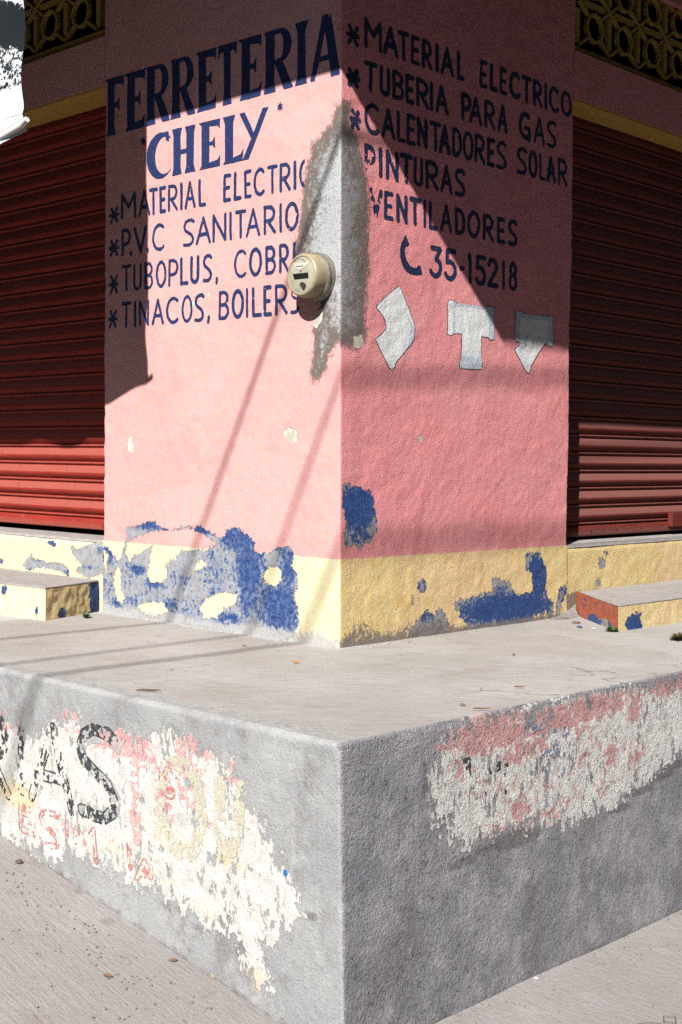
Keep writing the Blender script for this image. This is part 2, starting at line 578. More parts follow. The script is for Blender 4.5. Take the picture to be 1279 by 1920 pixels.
def m_platform_side():
    M = Mat('painted_render', 0.9, 0.2)
    edge = M.ma('SUBTRACT', M.noise(38, 7, 0.68), 0.5)
    fine = M.ma('SUBTRACT', M.noise(210, 4, 0.65), 0.5)
    big = M.noise(2.6, 4, 0.6)
    mid = M.noise(17, 5, 0.65)
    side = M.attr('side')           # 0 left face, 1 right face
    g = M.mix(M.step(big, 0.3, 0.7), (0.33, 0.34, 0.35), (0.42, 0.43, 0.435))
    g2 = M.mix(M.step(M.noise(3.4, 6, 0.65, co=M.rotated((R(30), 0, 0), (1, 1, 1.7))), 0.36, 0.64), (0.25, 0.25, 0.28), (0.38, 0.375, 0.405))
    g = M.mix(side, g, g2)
    g = M.mix(M.step(mid, 0.5, 0.75, 0, 0.45), g, (0.24, 0.225, 0.22))
    g = M.mix(M.step(fine, 0.12, 0.3, 0, 0.6), g, (0.17, 0.155, 0.155))
    g = M.mix(M.step(M.noise(55, 6, 0.75), 0.56, 0.70, 0, 0.55), g, (0.19, 0.18, 0.19))
    g = M.mix(M.step(M.noise(5.5, 5, 0.7, co=M.scaled((1, 1, .5))), 0.50, 0.68, 0, 0.6), g, (0.21, 0.195, 0.20))
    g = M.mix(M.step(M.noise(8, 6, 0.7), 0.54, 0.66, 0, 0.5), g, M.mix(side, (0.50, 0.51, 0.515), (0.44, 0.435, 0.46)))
    g = M.mix(M.step(M.noise(135, 5, 0.75), 0.60, 0.67, 0, 0.75), g, (0.11, 0.10, 0.10))
    col = g
    dk = M.step(M.add(M.attr('grime'), M.mul(edge, 1.4), M.mul(fine, 0.5)), 0.45, 0.95)
    col = M.mix(M.mul(dk, 0.72), col, (0.15, 0.135, 0.14))
    # coats of old paint, worn through in flecks
    flk = M.noise(42, 7, 0.68, co=M.scaled((1, 1, 0.45)), dist=0.4)
    p = M.add(M.attr('paint'), M.mul(edge, 0.20), M.mul(fine, 0.025), M.mul(M.ma('SUBTRACT', mid, 0.5), 0.14))
    pm = M.step(p, -0.004, 0.004)
    wear = M.step(M.add(flk, M.mul(M.attr('wear'), 0.5), M.mul(M.step(p, 0.0, 0.06, 0.07, 0.0), 1.0), M.mul(M.ma('SUBTRACT', M.noise(7, 4, 0.6), 0.5), 0.5)), 0.60, 0.635)
    pm = M.mul(pm, M.ma('SUBTRACT', 1.0, wear))
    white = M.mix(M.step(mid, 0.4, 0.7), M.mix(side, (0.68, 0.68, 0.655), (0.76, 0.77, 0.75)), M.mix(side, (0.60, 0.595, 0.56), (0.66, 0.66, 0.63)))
    white = M.mix(M.step(M.noise(24, 6, 0.75), 0.52, 0.68, 0, 0.55), white, (0.42, 0.41, 0.39))
    white = M.mix(M.step(M.add(M.attr('yellow'), M.mul(edge, 1.8), M.mul(fine, 0.7)), 0.45, 0.85, 0, 0.75), white, (0.70, 0.57, 0.31))
    pk = M.step(M.add(M.attr('pink'), M.mul(edge, 3.0), M.mul(fine, 1.2), M.mul(M.ma('SUBTRACT', mid, 0.5), 1.2)), 0.40, 0.68)
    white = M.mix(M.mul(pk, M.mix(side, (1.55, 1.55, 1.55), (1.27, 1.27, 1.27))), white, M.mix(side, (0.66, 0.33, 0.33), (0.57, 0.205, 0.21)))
    rd = M.step(M.add(M.attr('red'), M.mul(edge, 2.0), M.mul(fine, 1.0)), 0.5, 0.7)
    white = M.mix(M.mul(rd, 0.8), white, (0.56, 0.11, 0.10))
    scr = M.step(M.noise(30, 5, 0.7, co=M.rotated((0, R(24), R(10)), (1, 1, 5.0))), 0.66, 0.72, 0, 0.5)
    white = M.mix(scr, white, (0.38, 0.37, 0.36))
    col = M.mix(pm, col, white)
    h = M.add(M.mul(stucco_height(M, 0.8), M.step(side, 0, 1, 0.75, 1.7)), M.mul(M.noise(22, 6, 0.7, co=M.rotated((R(25), 0, 0), (1, 1, 2.2)), dist=0.5), M.mul(side, 0.30)), M.mul(M.step(M.noise(60, 4, 0.7, co=M.rotated((R(25), 0, 0), (1, 1, 1.8))), 0.6, 0.7), M.mul(side, -1.7)))
    n = M.bump(h, 0.0046, 1.0)
    n = M.bump(pm, 0.0012, 1.0, n)
    return M.out(col, n)


def m_ground():
    M = Mat('pavement_concrete', 0.92, 0.2)
    o = M.z()
    big = M.noise(0.9, 5, 0.6)
    brush = M.noise(16, 5, 0.7, co=M.rotated((0, 0, R(4)), (0.6, 9.0, 1.0)))
    fine = M.noise(190, 4, 0.7)
    left = M.step(M.add(o[0], M.mul(o[1], -0.35)), 1.6, 2.6, 1.0, 0.0)
    col = M.mix(M.step(big, 0.3, 0.7), (0.335, 0.315, 0.31), (0.425, 0.405, 0.40))
    col = M.mix(M.mul(M.step(brush, 0.42, 0.7, 0, 0.75), M.step(left, 0, 1, 0.3, 1.0)), col, (0.28, 0.235, 0.225))
    col = M.mix(M.step(M.noise(6, 6, 0.7), 0.56, 0.72, 0, 0.6), col, (0.24, 0.19, 0.175))
    col = M.mix(M.step(fine, 0.56, 0.72, 0, 0.6), col, (0.19, 0.165, 0.16))
    col = M.mix(M.step(M.noise(120, 4, 0.7, co=M.scaled((1.7, 1.3, 1))), 0.62, 0.70, 0, 0.6), col, (0.56, 0.53, 0.52))
    col = M.mix(M.step(M.noise(2.6, 6, 0.75), 0.55, 0.7, 0, 0.55), col, (0.27, 0.235, 0.23))
    col = M.mix(M.step(M.noise(38, 6, 0.8), 0.62, 0.70, 0, 0.5), col, (0.16, 0.13, 0.125))
    n = M.bump(M.add(M.mul(brush, M.step(left, 0, 1, 0.3, 0.8)), M.noise(70, 5, 0.65), M.mul(fine, 0.4)), 0.004, 1.0)
    return M.out(col, n)


def m_shutter(name, c0, c1, dust, dk):
    M = Mat(name, 0.8, 0.2)
    z = M.attr('crest')
    k = M.noise(14, 5, 0.65, co=M.scaled((0.4, 0.4, 3.0)))
    sp = M.noise(95, 5, 0.7, co=M.scaled((0.5, 0.5, 1.2)))
    col = M.mix(M.step(k, 0.35, 0.7), c0, c1)
    col = M.mix(M.mul(M.step(M.add(z, M.mul(M.ma('SUBTRACT', sp, 0.5), 1.2)), 0.35, 0.95), dk), col, dust)
    col = M.mix(M.step(M.noise(60, 6, 0.75), 0.66, 0.72, 0, 0.6), col, (0.05, 0.03, 0.03))
    drip = M.noise(26, 5, 0.7, co=M.scaled((1, 1, 0.12)))
    col = M.mix(M.step(drip, 0.55, 0.75, 0, 0.45), col, (0.12, 0.03, 0.022))
    col = M.mix(M.step(M.noise(9, 6, 0.75), 0.6, 0.72, 0, 0.4), col, dust)
    col = M.mix(M.step(M.noise(70, 5, 0.7, co=M.rotated((0.5, 0.4, 0), (1, 1, 0.25))), 0.68, 0.73, 0, 0.5), col, (0.45, 0.28, 0.25))
    return M.out(col, M.bump(sp, 0.0006, 1.0))


M_PILLAR = m_pillar()
M_NAVY = m_letter('navy_sign_paint', (0.006, 0.020, 0.105), (0.012, 0.040, 0.155))
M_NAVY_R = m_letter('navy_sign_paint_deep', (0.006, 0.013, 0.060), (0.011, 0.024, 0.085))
M_WHITE = m_letter('white_sign_paint', (0.82, 0.84, 0.84), (0.74, 0.77, 0.80))
M_GREYBLUE = m_letter('grey_blue_shading_paint', (0.50, 0.59, 0.70), (0.62, 0.68, 0.75))
M_TOP = m_concrete_top()
M_SIDE = m_platform_side()
M_GROUND = m_ground()
M_BLACKP = m_letter('old_black_paint', (0.022, 0.026, 0.034), (0.13, 0.135, 0.145))
M_REDP = m_letter('old_red_paint', (0.56, 0.20, 0.18), (0.64, 0.36, 0.33))
M_PINKP = m_letter('old_pink_paint', (0.64, 0.40, 0.385), (0.68, 0.52, 0.50))
M_OCHREP = m_letter('old_ochre_paint', (0.58, 0.55, 0.42), (0.62, 0.60, 0.50))
M_SHUT_L = m_shutter('red_shutter_metal', (0.33, 0.030, 0.015), (0.24, 0.020, 0.012), (0.40, 0.115, 0.09), 0.66)
M_SHUT_R = m_shutter('maroon_shutter_metal', (0.165, 0.024, 0.016), (0.12, 0.017, 0.013), (0.27, 0.115, 0.10), 0.66)
M_LATTICE = m_flat('ochre_block', (0.52, 0.35, 0.08), (0.42, 0.28, 0.06), 0.9, 0.2, 30, 0.002)
M_DARK = m_flat('unlit_black', (0.012, 0.011, 0.010), (0.008, 0.008, 0.008), 0.95, 0.1)  # near-black colour stands in for unlit space behind openings
M_BEAM = m_flat('ochre_beam_paint', (0.62, 0.36, 0.085), (0.55, 0.31, 0.07), 0.9, 0.2, 25, 0.003)
M_EAVE = m_flat('eave_concrete', (0.20, 0.18, 0.165), (0.15, 0.13, 0.12), 0.9, 0.2, 20, 0.003)
M_STEPTOP = m_flat('grey_step_concrete', (0.40, 0.375, 0.36), (0.31, 0.285, 0.275), 0.92, 0.2, 22, 0.004)


# ------------------------------------------------------------------ the paint marks on the pillar, traced on its faces
Z5 = (0, 780, 1.938)
PEEL_L = [(364, 478), (385, 474), (402, 490), (430, 528), (441, 515), (450, 478), (463, 440), (457, 405), (480, 401), (510, 395), (540, 381), (566, 388), (590, 405), (618, 416), (640, 408), (690, 399), (735, 402), (770, 425), (800, 441), (817, 438), (820, 414), (860, 404), (890, 425), (922, 455), (925, 496), (975, 499), (1005, 481), (1045, 471), (1066, 490), (1068, 520), (1060, 545), (1086, 592), (1078, 630), (1070, 660), (1080, 700), (1086, 762), (1065, 800), (1040, 815), (900, 800), (700, 760), (560, 745), (400, 735), (364, 735)]
ISL_L = [
    [(462, 462), (500, 438), (560, 418), (620, 419), (690, 408), (740, 428), (792, 463), (750, 488), (660, 488), (635, 520), (600, 535), (610, 585), (595, 605), (545, 602), (535, 570), (545, 525), (556, 468), (525, 490), (485, 508), (472, 530), (456, 500)],
    [(716, 530), (745, 525), (748, 545), (730, 560), (707, 556)],
    [(970, 555), (1000, 545), (1022, 560), (1022, 595), (1000, 620), (965, 605), (955, 580)],
    [(735, 680), (765, 655), (800, 642), (865, 648), (858, 680), (815, 700), (790, 735), (745, 735), (730, 705)],
    [(500, 690), (540, 675), (590, 680), (615, 705), (600, 720), (560, 735), (515, 715)],
    [(428, 545), (440, 560), (438, 620), (452, 660), (446, 686), (425, 668), (412, 610), (418, 570)],
    [(376, 482), (396, 508), (386, 545), (392, 575), (380, 560)]]
BLUE_L = [(870, 450, 70, 50, 1), (905, 560, 55, 120, 1), (1010, 700, 80, 120, 1), (905, 660, 50, 80, .8), (830, 740, 60, 30, .9), (392, 500, 30, 40, 1), (420, 690, 30, 30, .9), (500, 560, 32, 18, 1), (560, 610, 40, 18, .9), (650, 590, 50, 40, .5), (470, 670, 60, 30, .5), (540, 393, 80, 22, 1), (750, 415, 60, 18, 1), (1045, 560, 35, 90, .9), (620, 690, 30, 30, .8), (560, 650, 60, 40, .42), (470, 570, 40, 60, .40), (400, 620, 40, 60, .42), (780, 560, 60, 90, .5), (650, 700, 70, 40, .45), (790, 640, 40, 60, .5), (700, 700, 60, 60, .45), (1030, 480, 35, 20, .8)]
Z6 = (620, 780, 1.941)
PEEL_R = [
    [(710, 505), (725, 500), (740, 506), (752, 494), (764, 500), (775, 530), (788, 560), (783, 620), (790, 660), (812, 682), (808, 730), (792, 752), (740, 745), (700, 760), (640, 772), (560, 777), (497, 775), (490, 745), (472, 735), (473, 712), (453, 706), (450, 682), (470, 664), (490, 670), (510, 662), (550, 645), (585, 640), (590, 590), (605, 584), (620, 596), (650, 600), (665, 640), (680, 652), (735, 640), (735, 600), (730, 570), (710, 556)],
    [(45, 248), (65, 240), (80, 258), (95, 254), (120, 264), (155, 275), (158, 330), (168, 370), (171, 412), (152, 440), (145, 463), (125, 462), (105, 484), (85, 472), (60, 478), (48, 440), (55, 380), (42, 320)],
    [(316, 610), (335, 592), (350, 612), (346, 640), (322, 646)],
    [(294, 652), (300, 650), (302, 684), (295, 686)],
    [(280, 800), (312, 745), (350, 704), (375, 726), (400, 694), (426, 738), (432, 800)],
    [(826, 662), (835, 625), (856, 618), (862, 635), (842, 680), (836, 716), (822, 745), (818, 735)],
    [(995, 492), (1008, 490), (1012, 500), (1003, 507)],
    [(975, 522), (990, 513), (1004, 530), (998, 552), (980, 555)],
    [(962, 605), (975, 594), (990, 605), (980, 618), (965, 615)]]
ISL_R = [[(735, 735), (755, 722), (765, 745), (760, 760), (735, 755)], [(775, 722), (782, 708), (790, 725), (795, 760), (772, 760)]]
BLUE_R = [(640, 700, 170, 60, 1), (755, 580, 40, 100, 1), (620, 640, 45, 40, .45), (100, 330, 70, 90, 1.1), (110, 440, 50, 35, .55), (350, 720, 40, 40, .7), (400, 730, 30, 30, .3), (335, 620, 25, 30, .55), (845, 650, 20, 40, .6), (1003, 498, 12, 12, 1)]
CEM_L = [(720, 186), (638, 192), (635, 214), (626, 234), (606, 252), (592, 264), (583, 300), (572, 340), (566, 400), (560, 440), (552, 470), (560, 520), (600, 560), (600, 600), (588, 618), (590, 645), (588, 680), (583, 700), (588, 718), (600, 712), (613, 700), (620, 672), (629, 655), (636, 643), (720, 640)]
CEM_R = [(560, 186), (648, 186), (656, 184), (660, 200), (658, 222), (664, 245), (672, 264), (675, 280), (681, 300), (690, 340), (693, 380), (690, 450), (692, 500), (686, 560), (685, 610), (684, 640), (672, 656), (658, 655), (645, 650), (560, 640)]
CHIP_L = [[(239, 820), (247, 815), (252, 835), (250, 848), (240, 846)], [(530, 812), (540, 800), (556, 806), (561, 826), (548, 832), (533, 820)], [(357, 572), (365, 558), (373, 566), (371, 577), (361, 578)], [(386, 549), (393, 545), (396, 553), (390, 557)], [(588, 608), (600, 585), (610, 575), (608, 600), (596, 616)]]
CHIP_R = [[(783, 820), (790, 814), (792, 826), (786, 830)], [(662, 632), (678, 626), (682, 642), (672, 654), (662, 650)]]


def field(face, U, Z, polys, isl=(), zoom=(0, 0, 1.0)):
    f = np.full(U.shape, -1.0)
    for p in polys:
        f = np.maximum(f, sdf_poly(U, Z, face.poly(p, *zoom)))
    for p in isl:
        f = np.minimum(f, -sdf_poly(U, Z, face.poly(p, *zoom)))
    return np.clip(f, -0.3, 0.3)


def blobs(face, U, Z, bl, zoom):
    f = np.zeros(U.shape)
    for x, y, rx, ry, a in bl:
        u, z = face.px(zoom[0] + x / zoom[2], zoom[1] + y / zoom[2])
        k = zoom[2]
        ru = abs(face.px(zoom[0] + (x + rx) / k, zoom[1] + y / k)[0] - u)
        rz = abs(face.px(zoom[0] + x / k, zoom[1] + (y + ry) / k)[1] - z)
        f = np.maximum(f, a * np.exp(-0.7 * (((U - u) / ru) ** 2 + ((Z - z) / rz) ** 2) ** 1.5))
    return f


PILLAR_E = 1.605
SHOP = thing('corner_shop', 'pink painted corner shop with navy hand-lettered signs, yellow base and roller shutters', 'building')


def corner_r(z):
    return 0.011 + 0.005 * fbm(z * 9, z * 0 + 3.3, 77, 3) + 0.016 * np.clip(vnoise(z * 17, z * 0 + 1.7, 78) - .74, 0, 1) / .26


def build_pillar():
    parts_v, parts_f, A = [], [], {k: [] for k in ('peel', 'blue', 'cement', 'chip', 'dirt', 'band', 'fade', 'rough')}
    nb = 0
    zs = np.arange(-0.04, 3.19, 0.005)
    for face, left in ((FL, True), (FR, False)):
        ext = np.concatenate([np.array([0.0, .0012, .003, .005, .007, .0095, .0125, .016]), np.arange(0.02, PILLAR_E, 0.005), [PILLAR_E]])
        us = -ext if left else ext
        U, Z = np.meshgrid(us, zs)
        edge_u = 1.605 if left else (1.583 + 0.0108 * Z)
        if not left:
            U = U * edge_u / PILLAR_E
        S = np.abs(U)
        P = face.point(U, Z, 0.0)
        # rounded, slightly ragged arris and outer edge
        r = corner_r(Z)
        s = np.clip(S, 0, None) + 0.29 * r * np.clip(1 - S / (2 * r), 0, 1)
        d = np.where(s < r, r - np.sqrt(np.clip(r * r - (r - s) ** 2, 0, None)), 0.0)
        d2 = np.clip(0.012 - np.abs(np.abs(edge_u) - S), 0, None) * (0.4 + 0.5 * vnoise(Z * 30, Z * 0, 5)) * (Z < 2.515) * (Z > 0.347)
        wob = 0.004 * fbm(Z * 14, Z * 0, 61 if left else 62, 3) * np.clip(1 - (np.abs(edge_u) - S) / 0.03, 0, 1) * np.clip((Z - .347) / .02, 0, 1) * (Z < 2.515)
        disp0 = face.disp(U, Z) * np.clip(S / 0.05, 0, 1)
        c = face.base + face.lean * Z + face.sign * (disp0 - d - d2)
        au = (-s if left else s)
        # keep the fillet's own u
        au = np.where(S < 2 * r, au + (FR.lean * Z if left else 0), U)
        if left:
            t = np.clip(1 - S / 0.3, 0, 1)
            au = np.where(S < 2 * r, au, U + FR.lean * Z * t)
        if left:
            P = np.stack([au - wob, c, Z], -1)
        else:
            P = np.stack([c, au + wob, Z], -1)
        nz, nu = U.shape
        f = grid_faces(nu, nz, flip=not left)
        f = f[:, ::-1] if True else f
        if left:
            peel = field(face, U, Z, [PEEL_L], ISL_L, Z5)
            blue = blobs(face, U, Z, BLUE_L, Z5)
            cem = field(face, U, Z, [CEM_L])
            chip = field(face, U, Z, CHIP_L)
            dirt = np.clip(1 - (Z - 0.02 + 0.02 * fbm(U * 6, Z, 3)) / 0.05, 0, 1)
            band = Z - np.interp(U, [-1.605, 0.0], [0.346, 0.355])
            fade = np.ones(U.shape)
        else:
            peel = field(face, U, Z, PEEL_R, ISL_R, Z6)
            blue = blobs(face, U, Z, BLUE_R, Z6)
            cem = field(face, U, Z, [CEM_R])
            chip = field(face, U, Z, CHIP_R)
            lim = np.interp(U, [0, 0.12, 0.25, 0.6, 0.75, 1.6], [0.06, 0.10, 0.05, 0.09, 0.03, 0.03])
            dirt = np.clip(1.15 - Z / lim * 0.75, 0, 1.15)
            dirt = np.maximum(dirt, 0.8 * np.clip(1 - np.abs(U - 0.03) / 0.03, 0, 1) * np.clip(1 - Z / 0.16, 0, 1))
            band = Z - np.interp(U, [0.0, 1.59], [0.355, 0.347])
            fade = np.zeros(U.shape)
        rough = np.where(left, 0.5, 1.05) * np.ones(U.shape) + 0.4 * np.clip(fbm(U * 3, Z * 3, 91), -.5, .5)
        rough = np.where(cem > 0, rough * 1.3, rough)
        parts_v.append(P.reshape(-1, 3)); parts_f.append(f + nb)
        nb += U.size
        for k, a in (('peel', peel), ('blue', blue), ('cement', cem), ('chip', chip), ('dirt', dirt), ('band', band), ('fade', fade), ('rough', rough)):
            A[k].append(np.asarray(a, float).ravel())
    V = np.concatenate(parts_v); Fc = np.concatenate(parts_f)
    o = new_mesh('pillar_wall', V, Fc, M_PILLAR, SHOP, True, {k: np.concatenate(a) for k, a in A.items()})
    return o


pillar = build_pillar()


def paint_attrs(n, **kw):
    d = dict(peel=-.3, blue=0., cement=-.3, chip=-.3, dirt=0., band=.3, fade=0., rough=.8)
    d.update(kw)
    return {k: np.full(n, v) if np.isscalar(v) else v for k, v in d.items()}


def box_paint(name, b, mat, parent=SHOP, **kw):
    mb = MB(); mb.box(*b)
    o = mb.build(name, mat, parent)
    for k, a in paint_attrs(8, **kw).items():
        at = o.data.attributes.new(k, 'FLOAT', 'POINT')
        at.data.foreach_set('value', np.asarray(a, np.float32))
    return o


Z_SOF = 2.525      # underside of the lintels
REC = 0.21         # the shutters stand this far back
# side returns of the pillar, the lintel walls and the upper walls
box_paint('pillar_return', (-1.600, -1.59, 0.012, 0.4, -0.04, 3.17), M_PILLAR, fade=1.)
box_paint('pillar_return', (-0.4, -0.055, 1.570, 1.585, -0.04, 3.17), M_PILLAR)
box_paint('lintel_wall', (-5.2, -1.6065, 0.0, 0.30, Z_SOF, 2.755), M_PILLAR, fade=1.)
box_paint('lintel_wall', (-0.31, -0.0315, 1.6105, 5.2, Z_SOF - .02, 2.73), M_PILLAR)
box_paint('upper_wall', (-0.33, -0.0345, -0.0 + 0.002, 5.2, 3.18, 3.235), M_PILLAR)
box_paint('upper_wall', (-5.2, -0.335, 0.002, 0.31, 3.18, 3.235), M_PILLAR, fade=1.)
mb = MB()
mb.box(-5.2, -1.607, 0.003, 0.2985, Z_SOF - 0.012, Z_SOF - 0.0005)
mb.build('lintel_soffit', M_BEAM, SHOP)
mb = MB()
mb.box(-0.3085, -0.035, 1.612, 5.2, Z_SOF - 0.032, Z_SOF - 0.0205)
mb.build('lintel_soffit', M_BEAM, SHOP)
# near-black solid painted for the unlit room behind and the building's mass
mb = MB()
mb.box(-5.2, -0.42, 0.42, 5.2, -0.3, 3.23)
mb.build('inner_wall', M_DARK, SHOP)
# projecting concrete eave: its edge throws the big shadow
EA, EB, EH = 1.0, 0.995, 3.231
mb = MB()
mb.prism([(-6.5, -EA), (EB, -EA), (EB, 6.5), (-6.5, 6.5)], 2, EH + 0.005, EH + 0.16)
mb.build('eave', M_EAVE, SHOP)


# ------------------------------------------------------------------ pierced block screens above the lintels
def lattice(left):
    mb = MB()
    C = 0.268
    H = 0.43
    rows = 2
    n = 12
    dep = 0.055
    def bar(p, q, w, f0, dep=0.05):
        dx, dz = q[0] - p[0], q[1] - p[1]
        L = math.hypot(dx, dz); nx, nz = -dz / L * w / 2, dx / L * w / 2
        pl = [(p[0] + nx, p[1] + nz), (p[0] - nx, p[1] - nz), (q[0] - nx, q[1] - nz), (q[0] + nx, q[1] + nz)]
        if left:
            mb.prism([(-a, b) for a, b in pl], 1, 0.03 + f0, 0.03 + dep)
        else:
            mb.prism(pl, 0, -0.06 - f0, -0.06 - dep)
    u0 = 1.723 if left else 1.693
    z0 = 2.806 if left else 2.771
    CH = 0.215
    for i in range(n):
        for j in range(rows):
            cu, cz = u0 + C * (i + .5), z0 + CH * (j + .5) + 0.012
            ring = []
            N = 12
            for k in range(N):
                a0, a1 = 2 * math.pi * k / N, 2 * math.pi * (k + 1) / N
                ru, rz = 0.068, 0.068
                bar((cu + ru * math.cos(a0), cz + rz * math.sin(a0)), (cu + ru * math.cos(a1), cz + rz * math.sin(a1)), 0.014, 0.0 + 0.0007 * (k % 2), 0.022)
            for su in (-1, 1):
                for sz in (-1, 1):
                    bar((cu + su * 0.05, cz + sz * 0.05), (cu + su * C / 2, cz + sz * CH / 2), 0.013, 0.002 + 0.0006 * (su + 2 * sz), 0.022)
            bar((cu + C / 2, cz - CH / 2 + 0.03), (cu + C / 2, cz + CH / 2 - 0.03), 0.03, 0.006, 0.03)
            bar((cu - C / 2 + 0.04, cz + CH / 2), (cu + C / 2 - 0.04, cz + CH / 2), 0.028, 0.0075, 0.03)
    bar((u0 - 0.09, z0 - .022), (u0 + C * n, z0 - .022), 0.03, -0.006)
    bar((u0 - .012, z0 + .02), (u0 - .012, z0 + CH - .03), .034, .006)
    bar((u0 - .012, z0 + CH + .04), (u0 - .012, z0 + 2 * CH), .034, .006)
    return mb.build('breeze_block_screen', M_LATTICE, SHOP)


lattice(True)
lattice(False)
for b in ((-5.2, -1.62, 0.13, 0.15, 2.76, 3.175), (-0.16, -0.14, 1.62, 5.2, 2.735, 3.175)):
    mb = MB(); mb.box(*b); mb.build('dark_backing', M_DARK, SHOP)  # black panels close behind the screens paint in the dark of the holes


# ------------------------------------------------------------------ roller shutters
def shutter(left):
    p = 0.091
    prof = [(0.0, .0), (.07, .001), (.10, .009), (.17, .010), (.21, .001), (.27, .001), (.31, .010), (.50, .017), (.56, .0175), (.62, .015), (.96, .003), (1.0, .0)]
    prof = prof[:-1]
    zb, zt = (0.376, Z_SOF + 0.05) if left else (0.366, Z_SOF + 0.03)
    rows = []; cr = []
    z = zb + 0.055
    rows += [(zb, 0.006), (zb, 0.014), (zb + 0.006, 0.0165), (zb + 0.05, 0.0165), (zb + 0.0535, 0.012), (zb + 0.054, 0.0)]
    cr += [.9, .9, .9, .25, .2, .1]
    while z < zt:
        for t, d in prof:
            rows.append((z + t * p, d))
            cr.append(1.0 if .6 < t else (0.75 if .1 <= t < .2 else 0.12))
        z += p
    u = np.linspace(1.585, 5.0, 70)
    V = []; A = []
    for (zz, d), c in zip(rows, cr):
        w = 0.0012 * np.sin(u * 5 + zz * 3)
        for uu, ww in zip(u, w):
            V.append((-uu, REC - d - ww, zz) if left else (-REC + d + ww, uu, zz)); A.append(c)
    f = grid_faces(len(u), len(rows), flip=left)
    f = f[:, ::-1].copy()
    mat = M_SHUT_L if left else M_SHUT_R
    o = new_mesh('roller_shutter', V, f, mat, SHOP, False, {'crest': np.array(A)})
    mb = MB()
    zc = zb + 0.03
    if left:
        mb.box(-1.86, -1.60, REC - 0.03, REC - 0.0175, zc - 0.02, zc - 0.004)
        mb.tube([(-1.825, REC - 0.018, zc + 0.004), (-1.825, REC - 0.05, zc + 0.004)], 0.017, 12)
    else:
        mb.box(-REC + 0.0175, -REC + 0.05, 2.84, 3.3, zc - 0.002, zc + 0.075)
        for k in range(7):
            y = 1.95 + 0.12 * k
            rv = MB()
            rv.tube([(-REC + 0.0165, y, zc), (-REC + 0.020, y, zc)], 0.004, 8)
            rv.build('rivet', mat, o)
    mb.build('shutter_bolt', mat, o)
    return o


shutter(True)
shutter(False)

# sills under the shutters: painted fronts with grey tops
ST = 0.345


def sill(left):
    us = np.arange(1.6052 if left else 1.5875, 4.6, 0.007)
    zs = np.arange(-0.04, ST - 0.012, 0.007)
    U, Z = np.meshgrid(us, zs)
    if not left:
        U[:, 0] = 1.5834 + .0108 * Z[:, 0]
    uu = -U if left else U
    face = FL if left else FR
    lean = FR.lean if not left else 0
    d = face.disp(uu, Z) * np.clip((U - 1.585) / 0.05, 0, 1)
    top = np.clip(Z - (ST - 0.03), 0, None)
    off = d - top * 0.5
    P = np.stack([uu, -off, Z], -1) if left else np.stack([lean * Z + off, uu, Z], -1)
    f = grid_faces(len(us), len(zs), flip=not left)
    if left:
        q = (0, 960, 4.263)
        peel = field(FL, uu, Z, [[(560, 290), (580, 265), (620, 300), (650, 285), (700, 265), (760, 250), (830, 245), (830, 480), (780, 510), (700, 530), (650, 500), (600, 470), (620, 440), (660, 430), (610, 380)], [(170, 410), (210, 390), (250, 335), (270, 375), (330, 385), (380, 410), (450, 405), (520, 420), (556, 470), (545, 515), (470, 470), (360, 445), (270, 445), (240, 475), (200, 450)], [(375, 240), (390, 222), (450, 245), (440, 280), (385, 255)], [(490, 265), (505, 262), (507, 280), (493, 282)], [(-30, 360), (35, 375), (20, 410), (-30, 415)], [(300, 200), (390, 203), (380, 208), (300, 206)]], [], q)
        blue = blobs(FL, uu, Z, [(415, 250, 40, 30, 1.2), (700, 440, 80, 18, .7), (245, 460, 30, 14, .9), (540, 490, 25, 30, .9), (300, 385, 40, 12, .7), (0, 385, 40, 40, .7), (500, 270, 12, 14, 1), (800, 300, 30, 40, .6)], q)
        dirt = np.zeros(U.shape)
    else:
        peel = field(FR, uu, Z, PEEL_R[6:], [], Z6)
        blue = blobs(FR, uu, Z, BLUE_R[-1:], Z6)
        dirt = np.clip(1.0 - (Z - 0.115 + 0.015 * U) / 0.035, 0, 1) + 0.35 * np.clip(1 - (U - 1.6) / 0.35, 0, 1) * np.clip(1 - (Z - .1) / .12, 0, 1)
    return new_mesh('sill_wall', P.reshape(-1, 3), f[:, ::-1].copy() if True else f, M_PILLAR, SHOP, True,
                    paint_attrs(U.size, peel=peel.ravel(), blue=blue.ravel(), dirt=dirt.ravel(), band=-0.3, fade=1. if left else 0., rough=.7 if left else 1.3))


sill(True)
sill(False)
mb = MB()
mb.prism([(0.004, ST - 0.0125), (0.011, ST - 0.004), (0.02, ST), (0.43, ST + 0.004), (0.43, ST - 0.0125)], 0, -5.0, -1.603)
mb.build('sill_top', M_STEPTOP, SHOP, bevel=0.003)
mb = MB()
mb.prism([(-0.0085, ST - 0.0125), (-0.016, ST - 0.004), (-0.026, ST), (-0.43, ST + 0.004), (-0.43, ST - 0.0125)], 1, 1.588, 5.0)
mb.build('sill_top', M_STEPTOP, SHOP, bevel=0.003)


# ------------------------------------------------------------------ lettering
def arc(cx, cy, rx, ry, a0, a1, n=12):
    return [(cx + rx * math.cos(R(a0 + (a1 - a0) * i / n)), cy + ry * math.sin(R(a0 + (a1 - a0) * i / n))) for i in range(n + 1)]


def bowl(y0, y1, x=1.0, k=0.45):
    return [(0, y1)] + arc(k, (y0 + y1) / 2, x - k, (y1 - y0) / 2, 90, -90) + [(0, y0)]


